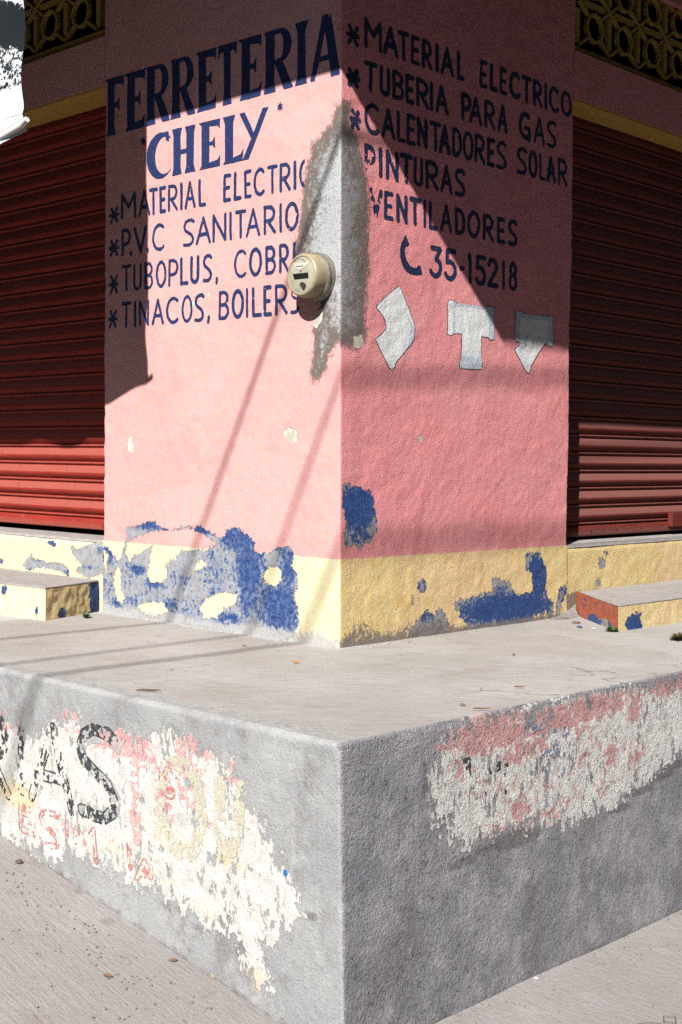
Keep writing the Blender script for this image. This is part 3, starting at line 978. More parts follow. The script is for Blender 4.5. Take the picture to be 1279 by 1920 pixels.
GL = {
    'A': [[(0, 0), (.5, 1), (1, 0)], [(.2, .34), (.8, .34)]],
    'B': [[(0, 0), (0, 1)], bowl(.52, 1, .92), bowl(0, .52)],
    'C': [arc(.62, .5, .62, .5, 52, 308, 18)],
    'D': [[(0, 0), (0, 1)], bowl(0, 1, 1, .3)],
    'E': [[(1, 1), (0, 1), (0, 0), (1, 0)], [(0, .5), (.82, .5)]],
    'G': [arc(.6, .5, .6, .5, 55, 300, 16) + [(.95, .06)], [(.58, .42), (1, .42), (1, -.08)]],
    'I': [[(.5, 0), (.5, 1)]],
    'L': [[(0, 1), (0, 0), (1, 0)]],
    'M': [[(0, 0), (.02, 1), (.5, .45), (.98, 1), (1, 0)]],
    'N': [[(0, 0), (0, 1), (1, 0), (1, 1)]],
    'O': [arc(.5, .5, .5, .5, 0, 360, 24)],
    'P': [[(0, 0), (0, 1)], bowl(.42, 1)],
    'R': [[(0, 0), (0, 1)], bowl(.46, 1, .95), [(.3, .46), (1, 0)]],
    'S': [[(1, .93), (.8, 1), (.45, 1), (.14, .92), (.02, .77), (.12, .62), (.42, .52), (.78, .41), (.97, .26), (.92, .1), (.66, .01), (.3, 0), (0, .02)]],
    'T': [[(.5, 0), (.5, 1)], [(0, 1), (1, 1)]],
    'U': [[(0, 1), (0, .22)] + arc(.5, .22, .5, .22, 180, 360, 10) + [(1, 1)]],
    'V': [[(0, 1), (.5, 0), (1, 1)]],
    '*': [[(.18, 1), (.86, 0)], [(.86, 1), (.12, 0)], [(0, .5), (1, .5)]],
    '.': [[(.5, .0), (.5, .9)]],
    ',': [[(.7, 1), (.72, .55), (.1, 0)]],
    '-': [[(0, .5), (1, .5)]],
    '1': [[(.12, .86), (.6, 1), (.6, 0)]],
    '2': [arc(.48, .72, .46, .28, 165, -30, 10) + [(.02, 0), (1, 0)]],
    '3': [[(.05, 1), (.95, 1), (.45, .6)] + arc(.42, .3, .55, .3, 75, -150, 12)],
    '5': [[(.95, 1), (.12, 1), (.08, .58)] + arc(.42, .3, .55, .31, 110, -150, 12)],
    '8': [arc(.5, .76, .4, .24, 0, 360, 18), arc(.5, .26, .5, .26, 0, 360, 18)],
    'd': [[(.3, .2), (1, .2)]],
}


def letters(name, face, spec, top, base, hw, mat, off=0.0013, wear=0.0, seed=1, res=0.0024, xover=None, clip=None, part=None, wearf=None):
    """spec: (char, x0, x1[, y_top, y_bottom]) in photograph pixels along the slanting top and base lines"""
    words, cur = [], []
    for s in spec:
        if cur and (s[1] - cur[-1][2] > 13 or cur[-1][0] == '*'):
            words.append(cur); cur = []
        cur.append(s)
    words.append(cur)
    if len(words) > 1:
        for i, w_ in enumerate(words):
            letters('painted_star' if w_[0][0] == '*' else name, face, w_, top, base, hw, mat, off, wear, seed + 100 * i, res, None, clip, part, wearf)
        return

    def line(l, x):
        return l[0][1] + (l[1][1] - l[0][1]) * (x - l[0][0]) / (l[1][0] - l[0][0])
    boxes = []
    for s in spec:
        ch, x0, x1 = s[:3]
        t0, t1, b0, b1 = line(top, x0), line(top, x1), line(base, x0), line(base, x1)
        if len(s) > 3:
            sl = (base[1][1] - base[0][1]) / (base[1][0] - base[0][0]) * (x1 - x0) / 2
            t0, t1, b0, b1 = s[3] - sl, s[3] + sl, s[4] - sl, s[4] + sl
        boxes.append((ch, face.px(x0, t0), face.px(x1, t1), face.px(x0, b0), face.px(x1, b1)))
    allp = np.array([p for b in boxes for p in b[1:]])
    u0, u1 = allp[:, 0].min() - .02, allp[:, 0].max() + .02
    z0, z1 = allp[:, 1].min() - .03, allp[:, 1].max() + .03
    us = np.arange(u0, u1, res); zs = np.arange(z0, z1, res)
    F = np.full((len(zs), len(us)), -0.02)
    rs = random.Random(seed)
    for ch, tl, tr, bl, br in boxes:
        w = hw * rs.uniform(.92, 1.1)
        iu = min(w, abs(br[0] - bl[0]) * .42)
        sg = 1 if br[0] > bl[0] else -1
        def T(p):
            x, y = p
            if ch == 'I':
                x = .5
            ub = bl[0] + sg * iu + (br[0] - bl[0] - 2 * sg * iu) * x
            ut = tl[0] + sg * iu + (tr[0] - tl[0] - 2 * sg * iu) * x
            k = np.clip((ub - bl[0]) / (br[0] - bl[0]), 0, 1)
            zb = bl[1] + (br[1] - bl[1]) * k + w
            zt = tl[1] + (tr[1] - tl[1]) * k - w
            return (ub + (ut - ub) * y, zb + (zt - zb) * y)
        pts = [T(p) for st in GL[ch] for p in st]
        a = np.array(pts)
        j0, j1 = np.searchsorted(us, a[:, 0].min() - w - .008), np.searchsorted(us, a[:, 0].max() + w + .008)
        i0, i1 = np.searchsorted(zs, a[:, 1].min() - w - .008), np.searchsorted(zs, a[:, 1].max() + w + .008)
        UU, ZZ = np.meshgrid(us[j0:j1], zs[i0:i1])
        for st in GL[ch]:
            pl = [T((p[0] + rs.uniform(-.02, .02), p[1] + rs.uniform(-.008, .008))) for p in st]
            ww = w * rs.uniform(.92, 1.08)
            d = ww - sdf_line(UU, ZZ, pl)
            F[i0:i1, j0:j1] = np.maximum(F[i0:i1, j0:j1], d)
    UU, ZZ = np.meshgrid(us, zs)
    F = F + 0.0016 * fbm(UU * 110, ZZ * 110, seed, 3)
    if wear:
        wf = np.full(F.shape, wear) if wearf is None else wearf(UU, ZZ)
        F = np.minimum(F, 0.02 * (0.60 - wf + fbm(UU * 70, ZZ * 70, seed + 6, 4)))
    if clip is not None:
        F = np.minimum(F, clip(UU, ZZ))
    return iso_mesh(name, F, us, zs, face, off, mat, part or SHOP)


def poly_letters(name, face, glyphs, mat, off=0.0013, res=0.0026, seed=3, wear=0.05, part=None):
    """glyphs: lists of (polygon in photograph pixels, +1 add / -1 cut)"""
    allp = np.array([face.px(*p) for g in glyphs for poly, s in g for p in poly])
    us = np.arange(allp[:, 0].min() - .02, allp[:, 0].max() + .02, res)
    zs = np.arange(allp[:, 1].min() - .02, allp[:, 1].max() + .02, res)
    F = np.full((len(zs), len(us)), -0.02)
    for g in glyphs:
        a = np.array([face.px(*p) for poly, s in g for p in poly])
        j0, j1 = np.searchsorted(us, a[:, 0].min() - .01), np.searchsorted(us, a[:, 0].max() + .01)
        i0, i1 = np.searchsorted(zs, a[:, 1].min() - .01), np.searchsorted(zs, a[:, 1].max() + .01)
        UU, ZZ = np.meshgrid(us[j0:j1], zs[i0:i1])
        f = np.full(UU.shape, -0.02)
        for poly, s in g:
            d = sdf_poly(UU, ZZ, [face.px(*p) for p in poly])
            f = np.maximum(f, d) if s > 0 else np.minimum(f, -d)
        F[i0:i1, j0:j1] = np.maximum(F[i0:i1, j0:j1], f)
    UU, ZZ = np.meshgrid(us, zs)
    F = F + 0.0014 * fbm(UU * 90, ZZ * 90, seed, 3)
    if wear:
        F = np.minimum(F, 0.02 * (0.72 - wear + fbm(UU * 70, ZZ * 70, seed + 6, 4)))
    return iso_mesh(name, F, us, zs, face, off, mat, part or SHOP)


# serif capitals of the shop's name: outlines in a unit box
def _flare(x0, x1, y, up, w=.10, h=.05):
    """serif foot: widening of a stem x0..x1 at height y"""
    s = 1 if up else -1
    return [(x0, y + s * .16), (x0 - w, y), (x1 + w, y), (x1, y + s * .16)]


def bowl_poly(xs, y0, y1, xo, ti):
    """outer and inner outline of a bowl to the right of xs"""
    ym = (y0 + y1) / 2; h = (y1 - y0) / 2
    k = xs + (xo - xs) * .35
    outer = [(xs, y1)] + arc(k, ym, xo - k, h, 90, -90, 14) + [(xs, y0)]
    inner = [(xs + .002, y1 - .075)] + arc(k, ym, xo - k - ti, h - .075, 90, -90, 12) + [(xs + .002, y0 + .055)]
    return outer, inner


def serif(ch):
    if ch in 'FE':
        g = [([(.14, 0), (.14, 1), (.50, 1), (.50, 0)], 1), ([(0, 1), (.14, .93), (.5, .9), (.5, 1)], 1),
             ([(.3, 1), (1, 1), (.97, .78), (.88, .86), (.5, .885), (.3, .885)], 1),
             ([(.45, .56), (.64, .56), (.74, .635), (.77, .635), (.77, .40), (.74, .40), (.64, .475), (.45, .475)], 1)]
        if ch == 'E':
            g += [([(.04, 0), (.14, .08), (.5, .12), (.5, 0)], 1), ([(.3, 0), (.98, 0), (1, .24), (.86, .14), (.5, .12), (.3, .12)], 1)]
        else:
            g += [(_flare(.14, .50, 0, True, .07), 1)]
        return g
    if ch == 'R':
        o, i = bowl_poly(.34, .45, 1, .93, .27)
        return [(o, 1), (i, -1), ([(.06, 0), (.06, 1), (.36, 1), (.36, 0)], 1), ([(0, 1), (.06, .92), (.36, .92), (.36, 1)], 1), (_flare(.06, .36, 0, True, .06), 1),
                ([(.36, .47), (.60, .50), (1.0, .02), (.98, 0), (.70, 0), (.66, .03), (.5, .28)], 1)]
    if ch == 'T':
        return [([(0, 1), (1, 1), (.98, .76), (.88, .87), (.12, .87), (.02, .76)], 1), ([(.31, 0), (.31, .95), (.66, .95), (.66, 0)], 1), (_flare(.31, .66, 0, True, .08), 1)]
    if ch == 'I':
        return [([(.22, 0), (.22, 1), (.80, 1), (.80, 0)], 1), (_flare(.22, .80, 0, True, .14), 1), (_flare(.22, .80, 1, False, .2), 1)]
    if ch == 'A':
        return [([(.40, 1), (.70, 1), (1.0, .03), (.98, 0), (.70, 0), (.55, .62), (.5, .8)], 1), ([(.05, 0), (.17, 0), (.56, .85), (.56, 1), (.40, 1), (.38, .9), (.02, .03)], 1),
                ([(.2, .36), (.24, .28), (.72, .28), (.7, .36)], 1)]
    if ch == 'C':
        return [(arc(.62, .5, .62, .5, 40, 320, 26) + arc(.80, .49, .42, .40, 300, 60, 22), 1), ([(.82, .99), (.98, .985), (1.0, .76), (.86, .80)], 1)]
    if ch == 'H':
        return [([(.06, 0), (.06, 1), (.36, 1), (.36, 0)], 1), ([(.60, 0), (.60, 1), (.92, 1), (.92, 0)], 1), (_flare(.06, .36, 0, True, .06), 1), (_flare(.60, .92, 0, True, .07), 1),
                (_flare(.06, .36, 1, False, .06), 1), (_flare(.60, .92, 1, False, .07), 1), ([(.3, .43), (.3, .53), (.65, .53), (.65, .43)], 1)]
    if ch == 'L':
        return [([(.10, 0), (.10, 1), (.50, 1), (.50, 0)], 1), (_flare(.10, .50, 1, False, .10), 1), ([(.0, 0), (.10, .08), (.5, .11), (.5, 0)], 1), ([(.3, 0), (.96, 0), (1, .27), (.86, .15), (.5, .11), (.3, .11)], 1)]
    if ch == 'Y':
        return [([(0, 1), (.19, 1), (.56, .42), (.50, .28), (.44, .36)], 1), ([(.80, 1), (1.0, 1.0), (.32, .0), (.10, .0), (.40, .42)], 1)]


def name_letters(name, spec, top, base, seed):
    def line(l, x):
        return l[0][1] + (l[1][1] - l[0][1]) * (x - l[0][0]) / (l[1][0] - l[0][0])
    G = []
    for ch, x0, x1 in spec:
        def T(p):
            x = x0 + (x1 - x0) * p[0]
            return (x, line(base, x) + (line(top, x) - line(base, x)) * p[1])
        if ch == '*':
            cx, cy, rr = x0, x1[0], x1[1]
            st = []
            for k in range(16):
                a = math.pi * k / 8
                r_ = rr if k % 2 == 0 else rr * .36
                st.append((cx + .78 * r_ * math.cos(a + .2), cy + r_ * math.sin(a + .2) * 1.25))
            G.append([(st, 1)])
        else:
            G.append([([T(p) for p in poly], s) for poly, s in serif(ch)])
    return poly_letters(name, FL, G, M_NAVY, seed=seed)


name_letters('shop_name_lettering', [('F', 197, 232), ('E', 233, 272), ('R', 273, 319), ('R', 320, 366), ('E', 367, 405.5), ('T', 409, 444), ('E', 447, 490), ('R', 494.5, 550), ('I', 552, 578), ('A', 581, 638)],
             ((198, 150), (578, 37)), ((200, 257), (637, 139.5)), 3)
name_letters('shop_name_lettering', [('C', 275.5, 317.5), ('H', 323, 367), ('E', 372, 413), ('L', 418, 456.5), ('Y', 449, 504), ('*', 269.5, (266, 9.5)), ('*', 525.5, (200, 9.8))],
             ((298, 249), (503, 200)), ((298, 336), (456, 301)), 4)

HL, HR = 0.0079, 0.0098


def wear_right_edge(UU, ZZ):
    return 0.02 + 0.25 * np.clip((UU + 0.42) / 0.2, 0, 1)


letters('goods_lettering', FL, [('*', 204, 223.7, 388, 419), ('M', 227, 255.7), ('A', 259.5, 282), ('T', 279.5, 296.7), ('E', 299, 311.5), ('R', 314.8, 333.7), ('I', 337.5, 343), ('A', 346, 367), ('L', 372, 386),
                                ('E', 418.8, 433.8), ('L', 438.8, 453.5), ('E', 458, 472), ('C', 475, 497), ('T', 502, 521), ('R', 524.8, 546.7), ('I', 551, 556.7), ('C', 561.7, 583)],
        ((227, 364), (556, 300.5)), ((227, 413.5), (556, 356)), HL, M_NAVY, wear=.05, seed=11, wearf=wear_right_edge,
        clip=lambda U, Z: np.where(U < FL.px(572, 340)[0], .02, -.02))
letters('goods_lettering', FL, [('*', 204, 223.7, 449, 481), ('P', 227.8, 245), ('.', 243.4, 247.5, 470, 480), ('V', 250.8, 275.7), ('.', 274.5, 279.5, 464, 474), ('C', 285, 308), ('S', 342.7, 364), ('A', 366.5, 395), ('N', 398, 425), ('I', 430, 435.6), ('T', 441.6, 462),
                                ('A', 461.5, 488), ('R', 494.7, 518), ('I', 524, 530), ('O', 535, 561)],
        ((228, 430), (530, 380.5)), ((228, 481), (530, 436)), HL, M_NAVY, wear=.05, seed=12, wearf=wear_right_edge)
letters('goods_lettering', FL, [('*', 204, 222.8, 515, 552), ('T', 227.8, 246.6), ('U', 250, 265.9), ('B', 271, 287), ('O', 292, 312), ('P', 315.6, 334.5), ('L', 337.8, 353), ('U', 357, 373.6), ('S', 379.7, 398.5), (',', 404, 409.6, 519, 533),
                                ('C', 439, 462.6), ('O', 467.6, 492), ('B', 498, 518.5), ('R', 524, 543), ('E', 549.5, 566)],
        ((228, 498), (543, 455)), ((228, 548.5), (543, 511)), HL, M_NAVY, wear=.05, seed=13, wearf=wear_right_edge,
        clip=lambda U, Z: np.where(U < FL.px(556, 480)[0], .02, -.02))
letters('goods_lettering', FL, [('*', 203, 221, 581, 616), ('T', 227.8, 247), ('I', 250.8, 256.5), ('N', 260.6, 280), ('A', 285, 308), ('C', 311.8, 335), ('O', 340.7, 361.6), ('S', 365, 383.8), (',', 388.7, 395, 591, 607),
                                ('B', 410.6, 430.6), ('O', 435, 458), ('I', 461, 467), ('L', 473, 492), ('E', 494.5, 510), ('R', 516, 540), ('S', 545, 562)],
        ((228, 567), (540, 531)), ((228, 615.5), (540, 590)), HL, M_NAVY, wear=.05, seed=14, wearf=lambda U, Z: 0.02 + 0.75 * (U > FL.px(543, 560)[0]) * (np.abs(Z - FL.px(550, 583)[1]) > .018))

letters('goods_lettering', FR, [('*', 649, 675.6, 46, 86), ('M', 683, 717), ('A', 718.8, 748), ('T', 746.6, 768.5), ('E', 771, 788), ('R', 792, 811.7), ('I', 817, 823.5), ('A', 826, 851), ('L', 856.7, 870.8),
                                ('E', 898.8, 913.8), ('L', 918, 932.6), ('E', 935.7, 950), ('C', 954, 975), ('T', 978, 996), ('R', 998.8, 1017), ('I', 1020.5, 1026.5), ('C', 1029, 1048), ('O', 1051.7, 1072)],
        ((683, 31), (1062, 170.5)), ((683, 88.5), (1062, 219.5)), HR, M_NAVY_R, seed=21)
letters('goods_lettering', FR, [('*', 649, 675.6, 127, 164), ('T', 682, 707.5), ('U', 712, 732), ('B', 735.7, 758), ('E', 760, 777), ('R', 780.7, 804.7), ('I', 806, 812.5), ('A', 816, 840.8),
                                ('P', 865, 883.8), ('A', 879.6, 904), ('R', 908, 928.8), ('A', 932.6, 951.7), ('G', 972, 994.5), ('A', 1000, 1021.7), ('S', 1025, 1043)],
        ((695, 116), (1034, 226.5)), ((697, 173), (1034, 278)), HR, M_NAVY_R, seed=22)
letters('goods_lettering', FR, [('*', 655, 677, 204, 243), ('C', 683, 711), ('A', 715, 741), ('L', 744, 760), ('E', 762, 779), ('N', 781.6, 802), ('T', 806, 827.6), ('A', 823, 845), ('D', 848, 866), ('O', 867, 888.5), ('R', 890, 910), ('E', 913.8, 928), ('S', 930.7, 950),
                                ('S', 968, 988.5), ('O', 990.7, 1008), ('L', 1011, 1022.6), ('A', 1024.5, 1042), ('R', 1046, 1064)],
        ((697, 193), (1055, 298)), ((690, 250.5), (1055, 349)), HR, M_NAVY_R, wear=.1, seed=23, wearf=lambda U, Z: 0.02 + 0.35 * (U < FR.px(680, 225)[0]))
letters('goods_lettering', FR, [('P', 682.8, 704), ('I', 709.5, 716.5), ('N', 723, 747), ('T', 749, 773.6), ('U', 775, 793), ('R', 797.6, 822.8), ('A', 825, 848.8), ('S', 852.6, 873.7)],
        ((695, 271), (865, 316)), ((695, 329.5), (865, 370)), HR, M_NAVY_R, wear=.1, seed=24,
        wearf=lambda U, Z: 0.02 + 0.9 * (U < FR.px(706, 300)[0]) * np.clip((FR.px(690, 296)[1] - Z) / .05, 0, 1) + .25 * (U < FR.px(706, 300)[0]))
letters('goods_lettering', FR, [('V', 691.5, 716.7), ('E', 719.5, 737), ('N', 742, 764), ('T', 767, 789), ('I', 792.5, 799.5), ('L', 804, 820.8), ('A', 825.7, 848), ('D', 853.5, 873.7), ('O', 877, 901), ('R', 906, 927), ('E', 932, 948), ('S', 952.4, 969.8)],
        ((703, 352.5), (961, 412)), ((703, 408), (961, 462)), HR, M_NAVY_R, wear=.1, seed=25, wearf=lambda U, Z: 0.02 + 0.22 * (U < FR.px(735, 380)[0]) + .25 * (U < FR.px(705, 380)[0]))
letters('phone_number_lettering', FR, [('3', 806, 829.5), ('5', 834, 857), ('d', 860, 871, 499, 507), ('1', 877, 885.5), ('5', 891.7, 912), ('2', 913.5, 935), ('1', 940.5, 948.5), ('8', 954, 970)],
        ((815, 460.5), (962, 491)), ((815, 521), (962, 546)), HR, M_NAVY_R, wear=.02, seed=26)
ZR4 = (640, 260, 3.457)


def zoomed(pts, z):
    return [(z[0] + x / z[2], z[1] + y / z[2]) for x, y in pts]


def grown(pts, k):
    c = np.mean(np.array(pts), 0)
    P = np.array(pts, float)
    n = len(P)
    out = []
    area = sum(P[i][0] * P[(i + 1) % n][1] - P[(i + 1) % n][0] * P[i][1] for i in range(n))
    sg = 1 if area > 0 else -1
    for i in range(n):
        a = P[i] - P[i - 1]; b = P[(i + 1) % n] - P[i]
        na = np.array([a[1], -a[0]]) / (np.linalg.norm(a) + 1e-9); nb_ = np.array([b[1], -b[0]]) / (np.linalg.norm(b) + 1e-9)
        m_ = na + nb_
        m_ = m_ / max(np.linalg.norm(m_), .6)
        out.append(tuple(P[i] + sg * m_ * k))
    return out


HANDSET = [(415, 620), (424, 645), (440, 685), (425, 697), (413, 700), (409, 720), (415, 760), (430, 800), (455, 830), (472, 836), (490, 835), (495, 822), (512, 822), (525, 880), (490, 884), (450, 876), (420, 856), (395, 815), (382, 770), (378, 715), (385, 680), (398, 658)]
poly_letters('telephone_picture', FR, [[(zoomed(HANDSET, ZR4), 1)]], M_NAVY_R, wear=.03, seed=31)
ZP = (640, 520, 2.842)
ELBOW = [(310, 47), (328, 90), (345, 135), (365, 180), (385, 235), (391, 275), (387, 325), (365, 365), (330, 405), (300, 440), (287, 462), (288, 475), (270, 492), (255, 478), (240, 448), (215, 398), (182, 330), (200, 315), (215, 303), (228, 288), (240, 270), (242, 258), (232, 225), (220, 200), (210, 193), (205, 180), (190, 165), (190, 150), (230, 112), (270, 75)]
TEE = [(568, 122), (598, 125), (602, 135), (640, 145), (700, 155), (770, 160), (775, 155), (812, 160), (815, 330), (790, 333), (783, 320), (742, 312), (740, 450), (747, 458), (745, 488), (700, 490), (632, 484), (628, 455), (637, 440), (640, 300), (590, 297), (585, 308), (565, 302)]
WYE = [(930, 178), (958, 183), (962, 192), (1020, 205), (1080, 210), (1105, 210), (1112, 205), (1128, 210), (1126, 370), (1100, 362), (1097, 350), (1085, 352), (1060, 390), (1030, 440), (1010, 475), (1010, 490), (997, 512), (985, 498), (960, 450), (925, 385), (962, 352), (948, 345), (927, 340)]
for nm, pg, shade, sd_ in (('elbow_pipe_picture', ELBOW, [[(352, 200), (391, 275), (387, 325), (345, 388), (362, 330), (368, 270)]], 41),
                           ('tee_pipe_picture', TEE, [[(590, 128), (604, 138), (604, 300), (592, 300)], [(640, 420), (742, 420), (747, 470), (700, 490), (632, 482), (630, 455)], [(604, 136), (780, 160), (780, 175), (604, 150)], [(775, 160), (812, 160), (815, 330), (790, 333)]], 42),
                           ('wye_pipe_picture', WYE, [[(930, 180), (952, 184), (952, 342), (930, 340)], [(1102, 212), (1128, 212), (1126, 368), (1102, 360)], [(955, 190), (1105, 212), (1105, 235), (955, 212)], [(960, 345), (1000, 300), (985, 360), (955, 400), (930, 390)]], 43)):
    pp = zoomed(pg, ZP)
    bodyp = poly_letters(nm, FR, [[(pp, 1)]], M_WHITE, off=0.0017, wear=.0, seed=sd_)
    poly_letters('painted_outline', FR, [[(grown(pp, 1.3), 1)]], M_NAVY_R, off=0.0011, wear=.1, seed=sd_ + 1, part=bodyp)
    poly_letters('painted_shading', FR, [[(zoomed(q, ZP), 1)] for q in shade], M_GREYBLUE, off=0.0022, wear=.42, seed=sd_ + 2, part=bodyp)

# ------------------------------------------------------------------ electricity meter
MC = (-0.142, 0.0, 1.487)
meter = thing('electricity_meter', 'round beige electricity meter on the cement patch beside the pillar corner', 'meter', MC)
M_METER = m_flat('beige_meter_enamel', (0.40, 0.335, 0.215), (0.33, 0.275, 0.175), 0.42, 0.45, 60, 0.0005)
M_FACE = m_flat('pale_meter_dial', (0.44, 0.43, 0.33), (0.38, 0.37, 0.28), 0.45, 0.4, 30, 0.0003)
M_STEEL = m_flat('meter_ring_metal', (0.42, 0.39, 0.33), (0.30, 0.27, 0.23), 0.4, 0.5, 50, 0.0004, 0.6)
M_INK = m_flat('black_dial_window', (0.012, 0.012, 0.012), (0.02, 0.02, 0.018), 0.3, 0.5)
mb = MB(); mb.lathe([(.098, -.004), (.098, .010), (.094, .016), (.085, .018)], 56)
mb.build('back_plate', M_STEEL, meter, True, local=True)
mb = MB(); mb.lathe([(.086, .016), (.0945, .018), (.0965, .022), (.0965, .032), (.094, .036), (.088, .037)], 56, False)
mb.build('clamp_ring', M_STEEL, meter, True, local=True)
mb = MB(); mb.lathe([(.089, .03), (.0885, .06), (.0865, .086), (.084, .094), (.080, .0985), (.076, .1), (.0735, .0995), (.072, .097)], 56)
body = mb.build('meter_body', M_METER, meter, True, local=True)
mb = MB(); mb.lathe([(.071, .0972), (.068, .0985), (.03, .0992)], 48)
dial = mb.build('dial', M_FACE, meter, True, local=True)


def mpx(x, y):
    d = ray(x, y)
    p = CAM + d * ((-0.1 - CAM[1]) / d[1])
    return (p[0] - MC[0], p[2] - MC[2])


ZM = (520, 440, 6.4)


def mpoly(pts):
    return [mpx(ZM[0] + x / ZM[2], ZM[1] + y / ZM[2]) for x, y in pts]


mb = MB(); mb.prism(mpoly([(185, 472), (368, 452), (372, 520), (205, 538)]), 1, -0.0985, -0.1004)
mb.build('dial_window', M_INK, dial, local=True)
mb = MB(); mb.prism(mpoly([(272, 580), (300, 565), (335, 585), (345, 620), (320, 668), (300, 655), (285, 625), (270, 605)]), 1, -0.0983, -0.1006)
mb.build('dark_hole', m_flat('rusty_hole', (0.05, 0.035, 0.025), (0.03, 0.02, 0.015)), dial, local=True)
mb = MB()
mb.prism(mpoly([(205, 345), (355, 330), (375, 345), (300, 405), (270, 420), (215, 400)]), 1, -0.0982, -0.1)
mb.build('pale_label', m_flat('pale_dial_label', (0.62, 0.61, 0.52), (0.56, 0.55, 0.46)), dial, local=True)
mb = MB()
for i in range(9):
    x = 225 + i * 10
    mb.prism(mpoly([(x, 378 - i), (x + 6, 377 - i), (x + 5, 388 - i), (x - 1, 389 - i)]), 1, -0.0999, -0.1009)
for i in range(12):
    a = R(-160 + i * 12)
    cx, cy = 268, 345
    p = (cx + 62 * math.cos(a), cy + 55 * math.sin(a)); q = (cx + 70 * math.cos(a), cy + 63 * math.sin(a))
    tx, ty = -math.sin(a) * 2.4, math.cos(a) * 2.4
    mb.prism(mpoly([(p[0] + tx, p[1] + ty), (q[0] + tx, q[1] + ty), (q[0] - tx, q[1] - ty), (p[0] - tx, p[1] - ty)]), 1, -0.0985, -0.1002)
mb.prism(mpoly([(270, 425), (285, 425), (288, 442), (275, 445)]), 1, -0.0985, -0.1003)
mb.build('dial_marks', M_INK, dial, local=True)

# ------------------------------------------------------------------ steps
def ground_pt(x, y):
    p = ground_px(x, y)
    return (p[0], p[1])


def step_block(name, label, foot, h0, h1, endcol, faceinfo, seed):
    """foot: front-left.. polygon a(front corner), b(wall corner), then along the wall and back to the front"""
    root = thing(name, label, 'step', (foot[0][0], foot[0][1], 0))
    return root


def quad_grid(name, A, B, C, D, mat, parent, attrs_fn, n=0.008, seed=1, amp=0.004, outward=None):
    """painted quad A-B (bottom) D-C (top) as a fine sheet with a little wobble"""
    A, B, C, D = [np.array(p, float) for p in (A, B, C, D)]
    nu = max(2, int(np.linalg.norm(B - A) / n)); nv = max(2, int(np.linalg.norm(D - A) / n))
    s, t = np.meshgrid(np.linspace(0, 1, nu), np.linspace(0, 1, nv))
    P = (A[None, None] * ((1 - s) * (1 - t))[..., None] + B * (s * (1 - t))[..., None] + C * (s * t)[..., None] + D * ((1 - s) * t)[..., None])
    nrm = np.cross(B - A, D - A); nrm /= np.linalg.norm(nrm)
    L, H = np.linalg.norm(B - A), np.linalg.norm(D - A)
    w = fbm(s * L * 22, t * H * 22, seed, 3) * amp * np.minimum(1, 8 * np.minimum(np.minimum(s, 1 - s), np.minimum(t, 1 - t)) + .1)
    P = P + nrm * w[..., None]
    at = attrs_fn(s, t, P)
    return new_mesh(name, P.reshape(-1, 3), grid_faces(nu, nv), mat, parent, True, at)


# left step
a = np.array([-1.482, -0.405]); b = np.array([-1.632, -0.004])
sl = thing('concrete_step', 'low yellow step with crumbling mustard end, below the red shutter', 'step', (a[0], a[1], 0))
H0, H1 = 0.152, 0.148
far = np.array([-4.4, -0.60])


def st_attr_front(s, t, P):
    x = P[..., 0]; z = P[..., 2]
    f1 = 0.02 - np.hypot((x + 1.80) * .8, z - .118)
    f2 = 0.016 - np.hypot((x + 1.55) * 1.3, (z - .035) * .7)
    return paint_attrs(s.size, peel=np.clip(np.maximum(f1, f2), -.3, .3).ravel(), blue=1.2, band=-.3, fade=1., rough=.5, dirt=(np.clip(.5 - z / .02, 0, .6)).ravel())


def st_attr_end(s, t, P):
    pe = np.maximum(0.075 * (s - .82) / .18 * 1.0 + 0.0, 0.03 - np.hypot((s - .30) * .42, (t - .18) * .15))
    pe = np.maximum(pe, np.where(t < .1, .008 - .02 * np.abs(np.sin(s * 11)), -.1))
    pe = np.maximum(pe, .012 - np.hypot((s - .6) * .42, (t - .7) * .3))
    return paint_attrs(s.size, peel=np.clip(pe, -.3, .3).ravel(), blue=(0.9 * (s > .7) + .5).ravel(), band=-.3, fade=0.25, rough=1.2)


quad_grid('step_front', (far[0], far[1], -.01), (a[0], a[1], -.01), (a[0] - .004, a[1] + .004, H0 - .008), (far[0], far[1], H0 - .008), M_PILLAR, sl, st_attr_front, seed=5)
quad_grid('step_end', (a[0], a[1], -.01), (b[0], b[1], -.01), (b[0], b[1], H1 - .006), (a[0] - .004, a[1] + .004, H0 - .008), M_PILLAR, sl, st_attr_end, seed=6, amp=.007)
mb = MB()
mb.prism([(a[0], a[1]), (a[0] - .011, a[1] + .006), (b[0] - .003, b[1]), (-4.4, -.004), (far[0], far[1] + .004)][1:], 2, H0 - .0095, H0)
mb.build('step_top', M_STEPTOP, sl, bevel=.003)
mb = MB()
mb.prism([(a[0] - .015, a[1] + .012), (b[0] - .012, b[1] - .003), (-4.39, -.006), (far[0] + .01, far[1] + .012)], 2, -.01, H0 - .010)
mb.build('step_core', M_STEPTOP, sl)
# right step
a2 = np.array([0.477, 1.287]); b2 = np.array([0.004, 1.655])
sr = thing('concrete_step', 'low yellow step with brick-red end, below the maroon shutter', 'step', (a2[0], a2[1], 0))
G0 = 0.118
far2 = np.array([0.52, 4.4])


